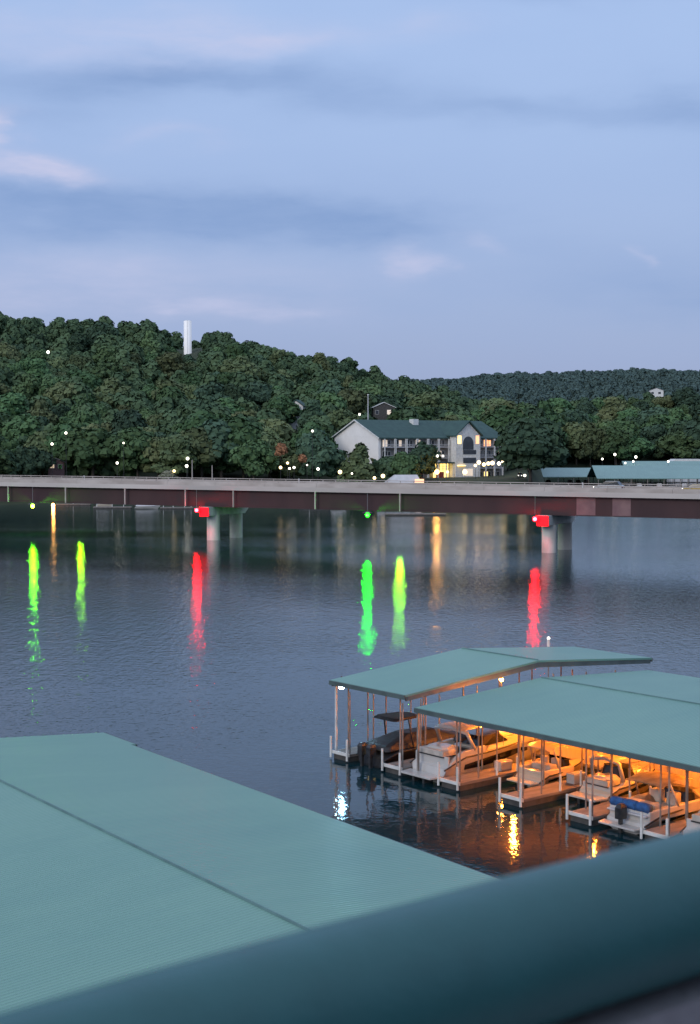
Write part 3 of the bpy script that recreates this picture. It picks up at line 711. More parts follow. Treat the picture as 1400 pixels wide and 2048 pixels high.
for k, lab in ((0, 'red navigation light on the left bridge pier cap'), (1, 'red navigation light on the right bridge pier cap')):
    e = empty('navigation_light', bw(k * SPAN - 1.1, -4.7, 6.45), brz, lab, 'navigation light', 'red navigation lights on the bridge piers')
    MB().sphere((0, 0, 0), .36, 14, 10).build('lens', M['nav_red'], e, smooth=True)
    MB().box(-.05, 2.25, 1.14, 1.22, -1.35, .58).build('red_glow_panel', M['red_glow'], e)  # lamp's red glow on the cap end put in as a red panel
    MB().tube([(0, 0, .38), (0, 0, .55)], .7, 14, .25).tube([(0, 0, .5), (0, 0, 4.2)], .045, 6).build('bracket_hood', M['grey_metal'], e)  # hood over the lens added to cut the red spill on the girder
for px, hh, lab in ((384, 4.3, 'taller grey pole standing on the bridge parapet'), (424, 3.2, 'shorter grey pole standing on the bridge parapet')):
    w = W1 - .2; e = empty('bridge_pole', bw(tpx(px, w), w, 12.3), brz, lab, 'pole', 'poles on the bridge parapet')
    MB().tube([(0, 0, 0), (0, 0, hh)], .13, 8, .09).build('shaft', M['concrete'], e)
    MB().box(-.2, .2, -.2, .2, 0, .12).build('base', M['grey_metal'], e)
for px, lab in ((168, 'leftmost small white reflector post on the bridge parapet'), (598, 'small white reflector post on the parapet over the middle span'), (1166, 'small white reflector post on the parapet near the right pier'), (1367, 'rightmost small white reflector post on the bridge parapet')):
    w = W0 + .1; e = empty('reflector_post', bw(tpx(px, w), w, 12.3), brz, lab, 'reflector post', 'reflector posts on the bridge parapet')
    MB().tube([(0, 0, -.0), (0, 0, .9)], .07, 6).build('post', M['white_paint'], e); MB().box(-.14, .14, -.1, -.075, .62, .95).build('reflector', M['grey_white'], e)

# ------------------------------------------------------------------ cars
def car(loc, rz, m, label, lights=True):
    e = empty('parked_car', loc, rz, label, 'car')
    prof = [(-2.2, .35), (-2.25, .8), (-2.1, .98), (-1.2, 1.05), (1.3, 1.0), (2.05, .85), (2.25, .6), (2.2, .35)]
    MB().prism(prof, 1.76, 'y', -.88).build('body', m, e, bevel=.06)
    loft([[(-1.9, -.8, 1.03), (1.25, -.8, .98), (1.25, .8, .98), (-1.9, .8, 1.03)], [(-1.5, -.66, 1.5), (.45, -.66, 1.52), (.45, .66, 1.52), (-1.5, .66, 1.5)]]).build('window', M['glass'], e)
    MB().box(-1.5, .42, -.64, .64, 1.523, 1.56).build('roof', m, e, bevel=.02)
    for x in (-1.4, 1.4):
        for y in (-.9, .72):
            w = MB().tube([(x, y, .33), (x, y + .18, .33)], .33, 14).build('wheel', M['black'], e)
            MB().tube([(x, y - .01, .33), (x, y + .19, .33)], .18, 10).build('rim', M['chrome'], w)
    for y in (-.68, .42): MB().box(2.2, 2.27, y, y + .26, .6, .78).build('headlight', M['lamp_white'] if lights else M['grey_white'], e)
    for y in (-.68, .42): MB().box(-2.29, -2.23, y, y + .26, .65, .85).build('tail_light', M['red_cloth'], e)
    return e
t = tpx(1220, 2); cc = car(bw(t, 1.6, 11.415), brz + math.pi, M['gel_white'], 'white utility vehicle driving on the bridge right of the right pier'); cc.scale = (1.2, 1.2, 1.3)
car((xof(1040, 505), 505, float(terr(xof(1040, 505), 505)) + .1), R(-95), M['grey_metal'], 'car facing the camera with both headlights lit on the far shore')
car((xof(1392, 262) , 262, 0), 0, M['gel_white'], 'x') if 0 else None
t = tpx(1392, 6.5); car(bw(t, 6.5, 11.41), brz + math.pi, mat('yellow_paint', (.5, .36, .12), .35), 'yellowish car on the bridge at the right edge of the photo')

# ------------------------------------------------------------------ apartment block
TH = 40.0
ca, sa = math.cos(R(TH)), math.sin(R(TH))
C0 = Vector((xof(757, 505), 505, 0)); ZB = 6.4; ZE = 22.2; ZR = 28.2; WB = 24.0; LB = 62.0
ab = empty('apartment_building', (C0.x, C0.y, 0), R(TH), 'white four storey apartment block with dark green roof and balconies on the far shore', 'building')
# local x along facade, y along gable (away); facade faces -y, gable end faces -x
MB().box(.0, LB, .0, WB, ZB - 2, ZE - .02).build('wall', M['white_wall'], ab)
MB().prism([(.0, ZE - .015), (WB, ZE - .015), (WB / 2, ZR - .25)], .3, 'x', 0).build('gable', M['white_wall'], ab)
rf = MB().prism([(-1.2, ZE - .35), (WB / 2, ZR), (WB + 1.2, ZE - .35), (WB + 1.2, ZE - .75), (WB / 2, ZR - .4), (-1.2, ZE - .75)], LB + 1.0, 'x', -.8).build('roof', M['roof_green'], ab)
MB().box(24, 26.5, 8.3, 10.5, ZR - 1.9, ZR + .35).build('chimney', M['white_paint'], rf)
MB().prism([(-1.25, ZE - .78), (WB / 2, ZR - .42), (WB + 1.25, ZE - .78), (WB + 1.25, ZE - .45), (WB / 2, ZR + .03), (-1.25, ZE - .45)], .18, 'x', -.99).build('barge_board', M['white_paint'], ab)
fl = (ZE - ZB - .2) / 4
MB().box(1.0, 61.2, -.034, -.004, ZB - 1, ZE - .5).build('recess_dark', mat('recess_dark_grey', (.24, .235, .23), .8), ab)  # shade of the balcony recesses put in as a dark grey sheet
def window(x, z, w=1.5, h=1.5, m='win_dark', y=-.05):
    f = MB().box(x - .1, x + w + .1, y, y + .04, z - .1, z + h + .1).build('window', M['white_paint'], ab)
    MB().box(x, x + w, y - .02, y - .003, z, z + h).build('pane', M[m], f)
def balcony(x, z, w, d=1.8):
    b = MB().box(x, x + w, -d, -.003, z, z + .18).build('balcony', M['grey_white'], ab)
    r_ = MB(); r_.box(x, x + w, -d, -d + .06, z + 1.1, z + 1.2)
    k = x
    while k < x + w: r_.box(k, k + .06, -d + .01, -d + .05, z + .18, z + 1.1); k += .45
    r_.build('railing', M['grey_white'], b)
bays = [(1.5 + 5.2 * i) for i in range(6)] + [46.6 + 4.6 * i for i in range(3)]
lit = {(1, 3, 1): 'lit_dim', (7, 3, 1): 'lit_orange', (6, 2): 'lit_dim', (8, 2, 1): 'lit_dim', (7, 0): 'lit_yellow', (5, 2): 'lit_dim', (3, 3): 'lit_dim', (6, 3): 'lit_orange', (7, 3): 'lit_orange', (0, 3): 'lit_dim', (6, 0): 'lit_yellow'}
for bi, x in enumerate(bays):
    w = 4.6 if bi < 6 else 4.2
    for k in range(4):
        z = ZB + .2 + k * fl
        window(x + .4, z + .4, 2.1, 2.3, lit.get((bi, k), 'win_dark')); window(x + 2.8, z + .5, 1.2, 2.1, lit.get((bi, k, 1), 'win_dark'))
        if k: balcony(x, z, w)
    for xx in (x - .02, x + w): MB().box(xx - .15, xx + .15, -1.82, -1.55, ZB - 1, ZE - .8).build('column', M['white_paint'], ab)
# projecting stair tower with its own gable
MB().box(33.2, 45.6, -4.2, -.003, ZB - 2, ZE + .3).build('stair_tower', M['white_paint'], ab)
tr = MB(); tr.prism([(32.4, ZE + .1), (39.4, ZE + 5.4), (46.4, ZE + .1), (46.4, ZE + .5), (39.4, ZE + 5.9), (32.4, ZE + .5)], 13, 'y', -5.0); tr.build('tower_roof', M['roof_green'], ab)
MB().prism([(33.2, ZE + .32), (45.6, ZE + .32), (39.4, ZE + 5.2)], .3, 'y', -4.2).build('tower_gable', M['white_paint'], ab)
MB().prism([(36.7 + 2.7 * math.cos(a) + 2.7, ZE - 2.6 + 2.7 * math.sin(a)) for a in [math.pi * k / 10 for k in range(11)]] + [(36.7, ZE - 5.3), (42.1, ZE - 5.3)], .05, 'y', -4.26).build('arched_window', M['win_dark'], ab)
window(34.0, ZE - 2.6, 1.9, 3.0, 'lit_yellow', y=-4.26); window(43.2, ZE - 2.6, 1.7, 3.0, 'lit_orange', y=-4.26)
window(36.8, ZB + 6.2, 6.6, 2.0, 'win_dark', y=-4.26); window(36.8, ZB + 9.4, 6.6, 1.6, 'win_dark', y=-4.26); window(36.8, ZB + 1.6, 5, 2.6, 'lit_dim', y=-4.26)
MB().box(34, 37.5, -4.9, -4.21, ZB + 5.2, ZB + 5.5).build('canopy', M['lit_yellow'], ab)
# lit entrance hall left of the tower
MB().box(24.6, 33.0, -3.8, -.003, ZB + 6.2, ZB + 6.7).build('porch_roof', M['roof_green'], ab)
MB().box(25.0, 32.8, -1.1, -1.0, ZB + 1.0, ZB + 6.1).build('entrance_glazing', M['lit_yellow'], ab)
for x in (24.9, 28.9, 32.5): MB().box(x, x + .35, -3.7, -3.4, ZB - 1, ZB + 6.19).build('porch_column', M['white_paint'], ab)
MB().box(26.2, 28.3, -3.2, -1.2, ZB + 1.0, ZB + 3.2).build('porch_kiosk', M['red_cloth'], ab)

# ------------------------------------------------------------------ other far buildings
def house(name, px, py_base, d, w, dep, h, rh, rz, label, wallm, roofm, wins=(), cat='house'):
    x = xof(px, d); z = CAMZ - (py_base - HZ) / 2914.6 * d
    e = empty(name, (x, d, z), rz, label, cat)
    MB().box(-w / 2, w / 2, 0, dep, -6, h).build('wall', wallm, e)
    MB().prism([(-w / 2, h + .003), (w / 2, h + .003), (0, h + rh - .25)], dep, 'y', 0).build('gable', wallm, e)
    MB().prism([(-w / 2 - .6, h - .1), (0, h + rh), (w / 2 + .6, h - .1), (w / 2 + .6, h + .15), (0, h + rh + .3), (-w / 2 - .6, h + .15)], dep + 1, 'y', -.5).build('roof', roofm, e)
    for (wx, wz, ww, wh, wm) in wins:
        f = MB().box(wx - .1, wx + ww + .1, -.06, -.003, wz - .1, wz + wh + .1).build('window', M['white_paint'], e)
        MB().box(wx, wx + ww, -.09, -.063, wz, wz + wh).build('pane', M[wm], f)
    return e
house('hillside_house', 768, 832, 640, 9.4, 9, 3.6, 2.2, R(4), 'house with a white roof edge on the slope above the apartment block', M['float'], M['white_paint'], ((-3.8, .8, 1.4, 1.6, 'win_dark'), (1.4, .6, 2.0, 2.0, 'lit_dim')))
house('hillside_house', 592, 832, 620, 6, 7, 4.2, 2.4, R(-12), 'small pale house lit yellow among the trees left of the apartment block', M['white_paint'], M['roof_green'], ((-.9, .1, 2.4, 3.4, 'lit_lime'), (-2.4, 2.2, 1.2, 1.3, 'win_dark')))
house('shore_house', 112, 940, 500, 5.5, 7, 2.6, 1.3, R(10), 'small grey house low at the left end of the far shore', M['girder_patch'], M['grey_metal'], ((-2.0, .7, 1.3, 1.2, 'lit_dim'), (.7, .7, 1.2, 1.2, 'win_dark')))
house('ridge_house', 1312, 790, 1700, 16, 14, 5, 3, R(-8), 'tiny white house high on the far right ridge', M['white_paint'], M['grey_metal'], ((-6, 1, 3, 2.4, 'win_dark'), (2, 1, 3, 2.4, 'win_dark')))
house('shore_house', 316, 968, 474, 6.5, 7, 1.5, 1.3, R(5), 'x', M['grey_white'], M['grey_white']) if 0 else None
# boathouse with pale roof behind the parapet
e = empty('shore_pavilion', (xof(812, 474), 474, 3.0), R(6), 'low pavilion with a pale sloping roof on the shore behind the bridge parapet', 'pavilion')
MB().box(-5, 5.2, .5, 7, -2, 3.3).build('wall', M['grey_white'], e)
loft([[(-7.2, -.3, 3.3), (5.6, -.3, 3.3), (5.6, 8, 3.3), (-7.2, 8, 3.3)], [(-3.2, 3, 6.6), (4.2, 3, 6.6), (4.2, 5, 6.6), (-3.2, 5, 6.6)]]).build('roof', M['grey_white'], e)
MB().box(2.9, 5.9, -.35, -.31, 3.4, 5.3).build('lit_sign', M['lit_orange'], e)

# water tower (standpipe) on the hill
wz = CAMZ + (HZ - 716) / 2914.6 * 860
wt = empty('water_tower', (xof(376.5, 860), 860, wz), 0, 'tall plain white cylindrical water tower on top of the hill', 'water tower')
hh = 21.5
MB().tube([(0, 0, -6), (0, 0, hh)], 2.3, 32).build('tank', mat('tower_white_glow', (.95, .95, .97), .5, (.88, .88, .9), .2, emit=(.9, .92, 1), estr=.25), wt, smooth=False)  # tank brightened by a faint emission of its own
MB().tube([(0, 0, hh), (0, 0, hh + .35)], 2.34, 32, 1.2).build('cap', M['white_paint'], wt)
MB().tube([(0, -2.45, -5), (0, -2.45, hh)], .05, 5).build('ladder', M['grey_metal'], wt)

# flagpole beside the block
e = empty('flagpole', (xof(736, 530), 530, float(terr(xof(736, 530), 530))), 0, 'tall pale pole rising above the left end of the apartment roof', 'pole')
MB().tube([(0, 0, 0), (0, 0, CAMZ + 90 / 2914.6 * 530 - e.location.z)], .28, 8, .16).build('shaft', M['grey_white'], e); MB().sphere((0, 0, CAMZ + 90 / 2914.6 * 530 - e.location.z), .3).build('finial', M['white_paint'], e)

# ------------------------------------------------------------------ far shore lamps
def lamp(px, py, d, r, m, label, group):
    x = xof(px, d); z = CAMZ - (py - HZ) / 2914.6 * d; g = float(terr(x, d))
    e = empty('lamp_post', (x, d, min(g, z - 1)), 0, label, 'street lamp', group)
    top = z - e.location.z
    MB().tube([(0, 0, 0), (0, 0, top - r)], .09, 6, .06).build('pole', M['dark_metal'], e)
    r *= .85 if r < .62 else 1.0
    MB().sphere((0, 0, top), r, 10, 6).build('globe', M[m], e, smooth=True)
LS = [(98, 705, 730, .75, 'lamp_white', 'lamp high on the left hillside, alone among the trees'),
      (132, 866, 478, .5, 'lamp_white', 'upper of two lamps in the trees at the far left shore'),
      (104, 888, 478, .5, 'lamp_white', 'lower of two lamps in the trees at the far left shore'),
      (247, 886, 478, .32, 'lamp_small', 'faint lamp in the trees between the left lamps and the pole on the bridge'),
      (234, 926, 475, .5, 'lamp_white', 'single lamp close above the bridge parapet in the left third'),
      (348, 942, 475, .55, 'lamp_warm', 'warm lamp low above the parapet left of the taller bridge pole'),
      (375, 917, 475, .6, 'lamp_white', 'upper of two lamps beside the taller bridge pole'),
      (373, 932, 475, .6, 'lamp_white', 'lower of two lamps beside the taller bridge pole'),
      (625, 862, 478, .45, 'lamp_white', 'lamp alone in the dark trees left of the white gable'),
      (561, 935, 476, .6, 'lamp_warm', 'leftmost of the cluster of lamps left of the apartment block'),
      (575, 926, 477, .5, 'lamp_warm', 'highest of the cluster of lamps left of the apartment block'),
      (579, 937, 476, .45, 'lamp_white', 'middle of the cluster of lamps left of the apartment block'),
      (588, 935, 476, .5, 'lamp_white', 'rightmost of the cluster of lamps left of the apartment block'),
      (614, 930, 477, .32, 'lamp_small', 'faint lamp between the cluster and the lamps by the white gable'),
      (636, 938, 476, .55, 'lamp_white', 'white lamp alone right of the lamp cluster on the shore'),
      (680, 944, 473, .65, 'lamp_warm', 'bright lamp at the left foot of the cone-shaped tree'),
      (704, 947, 472, .35, 'lamp_white', 'small lamp under the cone-shaped tree'),
      (749, 956, 472, .6, 'lamp_warm', 'lamp at the bottom corner of the white gable wall'),
      (766, 952, 472, .65, 'lamp_warm', 'lamp just right of the white gable wall'),
      (719, 829, 560, .5, 'lamp_white', 'lamp above the peak of the white gable'),
      (875, 912, 488, .5, 'lamp_white', 'left of two lamps above the lit entrance'),
      (886, 912, 488, .42, 'lamp_white', 'right of two lamps above the lit entrance'),
      (874, 944, 484, .7, 'shore_orange', 'lamp at the left side of the lit entrance'),
      (895, 944, 484, .5, 'lamp_warm', 'lamp at the right side of the lit entrance'),
      (930, 944, 492, .8, 'lamp_warm', 'first lamp from the left in the row along the drive right of the stair tower'),
      (951, 931, 500, .6, 'lamp_warm', 'second lamp from the left in the row along the drive right of the stair tower'),
      (958, 925, 504, .7, 'lamp_warm', 'third lamp from the left in the row along the drive right of the stair tower'),
      (968, 929, 508, .65, 'lamp_warm', 'fourth lamp from the left in the row along the drive right of the stair tower'),
      (977, 927, 512, .65, 'lamp_warm', 'fifth lamp from the left in the row along the drive right of the stair tower'),
      (985, 926, 516, .75, 'lamp_warm', 'sixth lamp from the left in the row along the drive right of the stair tower'),
      (998, 927, 518, .65, 'lamp_white', 'seventh lamp from the left in the row along the drive right of the stair tower'),
      (1008, 924, 520, .95, 'lamp_warm', 'largest glowing lamp near the right end of the row along the drive'),
      (1043, 925, 520, .9, 'lamp_warm', 'left of the last pair of warm lamps right of the drive'),
      (1061, 926, 520, .85, 'lamp_warm', 'right of the last pair of warm lamps right of the drive'),
      (1035, 891, 530, .6, 'lamp_white', 'white lamp higher than the row, right of the apartment block'),
      (1050, 951, 500, .55, 'lamp_white', 'low lamp above the lit car headlights on the shore'),
      (1205, 918, 690, .6, 'lamp_white', 'leftmost lamp above the distant marina roofs'),
      (1230, 909, 700, .65, 'lamp_white', 'highest left lamp above the distant marina roofs'),
      (1251, 926, 700, .5, 'lamp_small', 'dim lamp just above the distant marina roofs'),
      (1267, 923, 700, .6, 'lamp_white', 'lower of a pair of lamps above the distant marina roofs'),
      (1272, 914, 700, .65, 'lamp_white', 'upper of a pair of lamps above the distant marina roofs'),
      (1337, 923, 690, .6, 'lamp_white', 'rightmost lamp above the distant marina roofs')]
LS.append((105, 1010, 461, .6, 'shore_orange', 'orange lamp low at the water under the left span, over its orange reflection'))
for (px, py, d, r, m, lab) in LS: lamp(px, py, d, r, m, lab, 'lamps along the far shore')
# shrubs with pink lamplight painted into the leaf colour
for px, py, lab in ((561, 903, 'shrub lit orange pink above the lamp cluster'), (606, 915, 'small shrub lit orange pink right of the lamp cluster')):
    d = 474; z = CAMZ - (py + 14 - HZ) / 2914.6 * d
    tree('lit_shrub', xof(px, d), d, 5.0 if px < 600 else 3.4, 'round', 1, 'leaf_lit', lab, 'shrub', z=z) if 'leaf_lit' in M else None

# ------------------------------------------------------------------ far floating docks and boats behind the bridge
def far_dock(px0, px1, py, label, posts=(), panels=False):
    d = CAMZ * 2914.6 / (py - HZ); x0, x1 = xof(px0, d), xof(px1, d)
    e = empty('floating_dock', ((x0 + x1) / 2, d, 0), R(3), label, 'dock', 'floating docks behind the bridge')
    w = (x1 - x0) / 2
    MB().box(-w, w, -1.2, 1.2, .25, .55).build('deck', M['wood'], e); MB().box(-w + .1, w - .1, -1.1, 1.1, -.3, .245).build('float', M['float'], e)
    for f in posts: MB().tube([(-w + 2 * w * f, -1.0, .5), (-w + 2 * w * f, -1.0, 2.4)], .1, 6).build('post', M['white_paint'], e)
    if panels:
        for k in range(4): MB().box(-w + .3 + k * w * .42, -w + .3 + k * w * .42 + w * .38, -1.25, -1.21, .3, 1.5).build('side_panel', M['grey_white'], e)
    return e
far_dock(112, 180, 1011, 'low floating dock at the left behind the bridge, right of the green light', (.5,))
far_dock(186, 262, 1017, 'floating dock left of the covered white boat behind the bridge', (.1, .5, .8))
far_dock(320, 385, 1018, 'floating dock with white posts right of the covered white boat behind the bridge', (.1, .4, .75, .95))
far_dock(598, 700, 1018, 'long low floating dock left of the middle green light', (.2, .7))
far_dock(752, 832, 1022, 'floating dock with white side panels right of the middle green light', (.05,), True)
far_dock(770, 892, 1031, 'nearest long low floating dock under the middle span', ())
def small_boat(px, py, L_, label, rz=0, m='gel_white', cov='grey_white'):
    d = CAMZ * 2914.6 / (py - HZ)
    e = empty('small_motorboat', (xof(px, d), d, 0), rz, label, 'boat', 'small boats behind the bridge')
    hb, st = hull(L_, L_ * .36, .9); hb.build('hull', M[m], e)
    loft([rr(.3, L_ * .85, L_ * .15, .88), rr(.8, L_ * .65, L_ * .12, 1.5)]).build('cover', M[cov], e, bevel=.05)
    outdrive(e, 0, big=True)
small_boat(268, 1018, 7.8, 'white covered boat at the floating docks left of the left pier', R(4))
small_boat(190, 1014, 5.5, 'small pale boat left of the larger covered white boat', R(8), 'gel_cream')
small_boat(660, 1020, 5.0, 'small white boat at the dock under the middle span', R(3))

# distant marina at the right
def far_marina(px0, px1, d, hw_, ze, zr, rz, label, nb=0):
    x0, x1 = xof(px0, d), xof(px1, d)
    e = empty('covered_dock', ((x0 + x1) / 2, d, 0), rz, label, 'boat dock', 'distant covered docks')
    w = (x1 - x0) / 2
    MB().prism([(-hw_, ze), (0, zr), (hw_, ze), (hw_, ze - .3), (0, zr - .3), (-hw_, ze - .3)], 2 * w, 'x', -w).build('roof', M['dock_roof_far'], e)
    MB().box(-w, w, -1.2, 1.2, .2, .6).build('walkway', M['wood'], e)
    k = -w + .5
    while k < w:
        MB().box(k, k + .3, -hw_ + .3, -hw_ + .6, -.5, ze - .3).build('post', M['rust_post'], e)
        MB().box(k, k + .3, hw_ - .6, hw_ - .3, -.5, ze - .3).build('post', M['rust_post'], e); k += 7
    return e
far_marina(1185, 1500, 640, 17, 4.6, 9.8, R(-2), 'nearest long green roof of the distant marina at the right edge')
far_marina(1245, 1520, 705, 17, 4.6, 10.8, R(-2), 'farthest green roof of the distant marina, showing above the others')
far_marina(1074, 1330, 672, 14, 4.4, 8.2, R(1), 'left green roof of the distant marina behind the bridge parapet')
e = empty('shore_shed', (xof(1378, 745), 745, 3), 0, 'low shed with a white roof behind the distant marina at the right edge', 'shed')
MB().box(-9, 9, 0, 10, -3, 6.2).build('wall', M['grey_white'], e); MB().prism([(-9.8, 6.2), (9.8, 6.2), (7, 8.2), (-7, 8.2)], 11, 'y', -.5).build('roof', M['white_paint'], e)
bl = [(1098, 'white'), (1142, 'white'), (1158, 'red'), (1176, 'red'), (1260, 'dark'), (1281, 'white'), (1303, 'white'), (1322, 'red'), (1345, 'white'), (1372, 'dark')]
for i, (px, c) in enumerate(bl):
    d = 676 if px < 1190 else 622
    ordn = ['first', 'second', 'third', 'fourth', 'fifth', 'sixth', 'seventh', 'eighth', 'ninth', 'tenth'][i]
    e = empty('moored_boat', (xof(px, d), d, 0), R(90 + random.uniform(-4, 4)), f'{c} boat under the distant marina roofs, {ordn} from the left', 'boat', 'boats under the distant marina roofs')
    hb, st = hull(8, 3, 1.2); hb.build('hull', M[{'white': 'gel_white', 'red': 'red_cloth', 'dark': 'black'}[c]], e)
    loft([rr(1.5, 6, 1.2, 1.2), rr(2, 5, 1.0, 2.4)]).build('cabin', M['gel_white' if i % 2 else 'glass'], e)

# ------------------------------------------------------------------ balcony the photograph is taken from
cp = [(-500, 2434), (-200, 2317), (0, 2240), (300, 2136), (520, 2067), (800, 1980), (1100, 1885), (1400, 1799), (1750, 1710), (2400, 1557)]
rail_pts = [at(a, b, 20.75) for a, b in cp]
bal = empty('balcony', (0, 0, 19.6), 0, 'teal painted round handrail on a grey balcony wall, blurred across the bottom right corner', 'balcony')
def loc(p): return Vector((p.x, p.y, p.z - 19.6))
MB().tube([loc(p) for p in rail_pts], .0365, 40).build('handrail', M['rail_paint'], bal, smooth=True)
wl = MB(); n = len(rail_pts)
V = []
for i, p in enumerate(rail_pts):
    d = (rail_pts[min(i + 1, n - 1)] - rail_pts[max(i - 1, 0)]).normalized(); nn = Vector((-d.y, d.x, 0))
    for s, z in ((-.03, .05), (.06, .05), (.06, 1.112), (-.03, 1.112)):
        q = loc(p) + nn * s; V.append((q.x, q.y, z))
Fc = [(i * 4 + j, i * 4 + (j + 1) % 4, (i + 1) * 4 + (j + 1) % 4, (i + 1) * 4 + j) for i in range(n - 1) for j in range(4)]
wl.add(V, Fc).build('balcony_wall', M['grey_wall'], bal)
MB().add([(-3, -3.2, .0), (3.2, -3.2, 0), (3.2, 2.3, 0), (-.8, .4, 0), (-3, -.6, 0), (-3, -3.2, -.25), (3.2, -3.2, -.25), (3.2, 2.3, -.25), (-.8, .4, -.25), (-3, -.6, -.25)],
         [(0, 1, 2, 3, 4), (9, 8, 7, 6, 5), (0, 5, 6, 1), (1, 6, 7, 2), (2, 7, 8, 3), (3, 8, 9, 4), (4, 9, 5, 0)]).build('floor_slab', M['grey_wall'], bal)
ht = empty('hotel_building', (0, -6, -3), 0, 'building behind the camera that carries the balcony', 'building')
MB().box(-14, 14, -8, 2.6, 0, 32).build('wall', M['grey_wall'], ht)
MB().box(-1.6, .6, 2.605, 2.66, 22.7, 24.9).build('balcony_door', M['glass'], ht)

# ------------------------------------------------------------------ sky
def world():
    w = bpy.data.worlds.new('World'); scn.world = w; w.use_nodes = True; nt = w.node_tree; nt.nodes.clear(); N, L = nt.nodes, nt.links
    out = N.new('ShaderNodeOutputWorld'); bg = N.new('ShaderNodeBackground'); L.new(bg.outputs[0], out.inputs[0])
    tc = N.new('ShaderNodeTexCoord'); sp = N.new('ShaderNodeSeparateXYZ'); L.new(tc.outputs['Generated'], sp.inputs[0])
    def math_(op, a, b=None, c=None):
        n = N.new('ShaderNodeMath'); n.operation = op
        for i, v in enumerate((a, b, c)):
            if v is None: continue
            if isinstance(v, (int, float)): n.inputs[i].default_value = v
            else: L.new(v, n.inputs[i])
        return n.outputs[0]
    az = math_('ARCTAN2', sp.outputs[0], sp.outputs[1]); el = math_('ARCSINE', sp.outputs[2])
    cv = N.new('ShaderNodeCombineXYZ'); L.new(az, cv.inputs[0]); L.new(el, cv.inputs[1])
    def noise(scale, st, det=6, rough=.55, off=0):
        mp = N.new('ShaderNodeMapping'); mp.inputs['Scale'].default_value = st; mp.inputs['Location'].default_value = (off, off * .7, 0)
        L.new(cv.outputs[0], mp.inputs[0]); n = N.new('ShaderNodeTexNoise'); n.inputs['Scale'].default_value = scale
        n.inputs['Detail'].default_value = det; n.inputs['Roughness'].default_value = rough; L.new(mp.outputs[0], n.inputs[0]); return n
    wn = noise(6, (1, 2.5, 1), 5, .55, 3)
    ws = N.new('ShaderNodeSeparateColor'); L.new(wn.outputs['Color'], ws.inputs[0])
    azw = math_('ADD', az, math_('MULTIPLY', math_('SUBTRACT', ws.outputs[0], .5), .24))
    elw = math_('ADD', el, math_('MULTIPLY', math_('SUBTRACT', ws.outputs[1], .5), .06))
    def blob(px, py, sx, sy, amp):
        a0 = (px - CX) / 2914.6; e0 = (HZ - py) / 2914.6
        da = math_('MULTIPLY', math_('SUBTRACT', azw, a0), 2914.6 / sx); de = math_('MULTIPLY', math_('SUBTRACT', elw, e0), 2914.6 / sy)
        r2 = math_('ADD', math_('MULTIPLY', da, da), math_('MULTIPLY', de, de))
        return math_('MULTIPLY', math_('POWER', 2.718, math_('MULTIPLY', r2, -1.0)), amp)
    def summ(bl):
        s = None
        for b in bl:
            q = blob(*b); s = q if s is None else math_('ADD', s, q)
        return s
    dark = summ([(100, 440, 300, 56, 1.15), (480, 440, 300, 44, .95), (790, 470, 210, 34, .8), (250, 185, 380, 34, .75), (560, 205, 280, 32, .5), (950, 235, 260, 26, .5), (1330, 240, 150, 40, .7),
                 (1200, 20, 260, 26, .45), (1350, 610, 240, 45, .5), (60, 250, 230, 30, .35), (1150, 560, 420, 60, .22), (-600, 300, 420, 60, .8), (2000, 350, 400, 60, .8)])
    light = summ([(230, 110, 300, 40, .55), (470, 125, 130, 28, .45), (5, 300, 46, 44, 1.8), (110, 366, 130, 20, 1.6), (250, 45, 24, 9, .9), (790, 530, 46, 26, .6), (840, 90, 120, 28, .32), (540, 610, 160, 20, .4), (420, 620, 90, 16, .35),
                  (990, 515, 40, 22, .35), (1265, 545, 22, 12, .4), (180, 590, 420, 60, .5), (400, 300, 90, 16, .3), (1380, 8, 120, 14, .4)])
    gr = N.new('ShaderNodeValToRGB'); cr = gr.color_ramp; cr.elements[0].position = 0; cr.elements[1].position = 1
    cr.elements[0].color = srgb(150, 172, 212); cr.elements[1].color = srgb(205, 220, 250)
    for p_, c in ((.04, srgb(148, 166, 208)), (.12, srgb(158, 179, 222)), (.2, srgb(165, 189, 232)), (.30, srgb(170, 195, 238)), (.5, srgb(190, 208, 245))):
        e = cr.elements.new(p_); e.color = c
    L.new(math_('MAXIMUM', math_('DIVIDE', el, 1.0), 0), gr.inputs[0])
    def mix(f, a, b_):
        n = N.new('ShaderNodeMix'); n.data_type = 'RGBA'
        if isinstance(f, (int, float)): n.inputs[0].default_value = f
        else: L.new(f, n.inputs[0])
        for i, v in ((6, a), (7, b_)):
            if isinstance(v, tuple): n.inputs[i].default_value = v
            else: L.new(v, n.inputs[i])
        return n.outputs[2]
    sky = N.new('ShaderNodeTexSky'); sky.sky_type = 'NISHITA'; sky.sun_disc = False; sky.sun_elevation = R(24); sky.sun_rotation = R(212); sky.air_density = 1.4
    sm = N.new('ShaderNodeVectorMath'); sm.operation = 'SCALE'; sm.inputs['Scale'].default_value = .06; L.new(sky.outputs[0], sm.inputs[0])
    base = mix(.15, gr.outputs[0], sm.outputs[0])
    fine = noise(9, (1, 4.5, 1), 7, .6, 9)
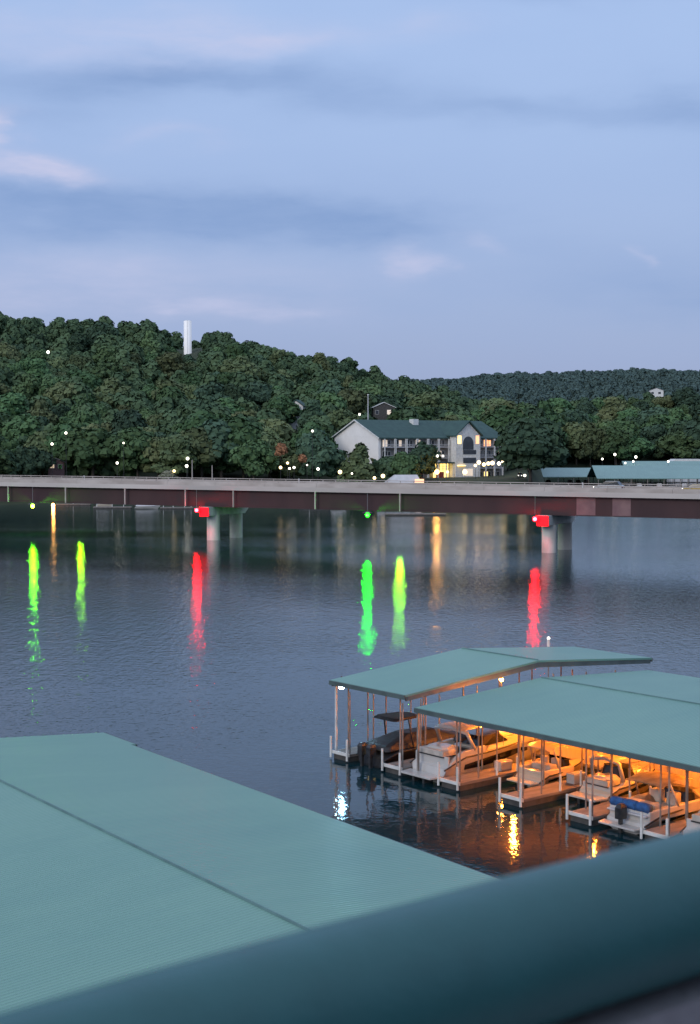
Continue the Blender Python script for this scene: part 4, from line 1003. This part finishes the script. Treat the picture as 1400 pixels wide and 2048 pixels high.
    fm = N.new('ShaderNodeMapRange'); fm.inputs['From Min'].default_value = .3; fm.inputs['From Max'].default_value = .7; L.new(fine.outputs['Fac'], fm.inputs[0])
    dk = math_('MULTIPLY', math_('MINIMUM', dark, 1.0), math_('ADD', .55, math_('MULTIPLY', fm.outputs[0], .55)))
    c1 = mix(math_('MINIMUM', dk, 1), base, srgb(130, 157, 201))
    cl = math_('MULTIPLY', math_('MINIMUM', light, 1.0), math_('ADD', .15, math_('MULTIPLY', fm.outputs[0], 1.0)))
    c2 = mix(math_('MINIMUM', cl, 1), c1, srgb(198, 199, 225))
    sub = noise(5, (1, 3.2, 1), 6, .6, 17)
    sf = N.new('ShaderNodeMapRange'); sf.inputs['From Min'].default_value = .35; sf.inputs['From Max'].default_value = .7; sf.inputs['To Max'].default_value = .14; L.new(sub.outputs['Fac'], sf.inputs[0])
    c3 = mix(sf.outputs[0], c2, srgb(142, 168, 214))
    L.new(c3, bg.inputs[0]); bg.inputs[1].default_value = 1.09
world()
sd = bpy.data.lights.new('sun', 'SUN'); sd.energy = 1.15; sd.angle = R(25); sd.color = (1, .93, .86)
so = bpy.data.objects.new('sun', sd); COL.objects.link(so)
so.rotation_euler = (R(66), 0, R(-32))    # soft afterglow from behind the camera

# ------------------------------------------------------------------ camera
cd = bpy.data.cameras.new('camera'); cam = bpy.data.objects.new('camera', cd); COL.objects.link(cam)
cam.location = (0, 0, CAMZ); cam.rotation_euler = (math.pi / 2 - PITCH, 0, 0)
cd.sensor_fit = 'HORIZONTAL'; cd.sensor_width = 36; cd.lens = 36 * F / 1400
cd.clip_start = .05; cd.clip_end = 12000
cd.dof.use_dof = True; cd.dof.focus_distance = 180; cd.dof.aperture_fstop = 17
scn.camera = cam
scn.view_settings.view_transform = 'Standard'; scn.view_settings.look = 'None'; scn.view_settings.exposure = 0; scn.view_settings.gamma = 1
scn.cycles.use_denoising = True
scn.cycles.max_bounces = 6; scn.cycles.diffuse_bounces = 3; scn.cycles.glossy_bounces = 4
scn.cycles.caustics_reflective = False; scn.cycles.caustics_refractive = False
scn.cycles.sample_clamp_indirect = 4
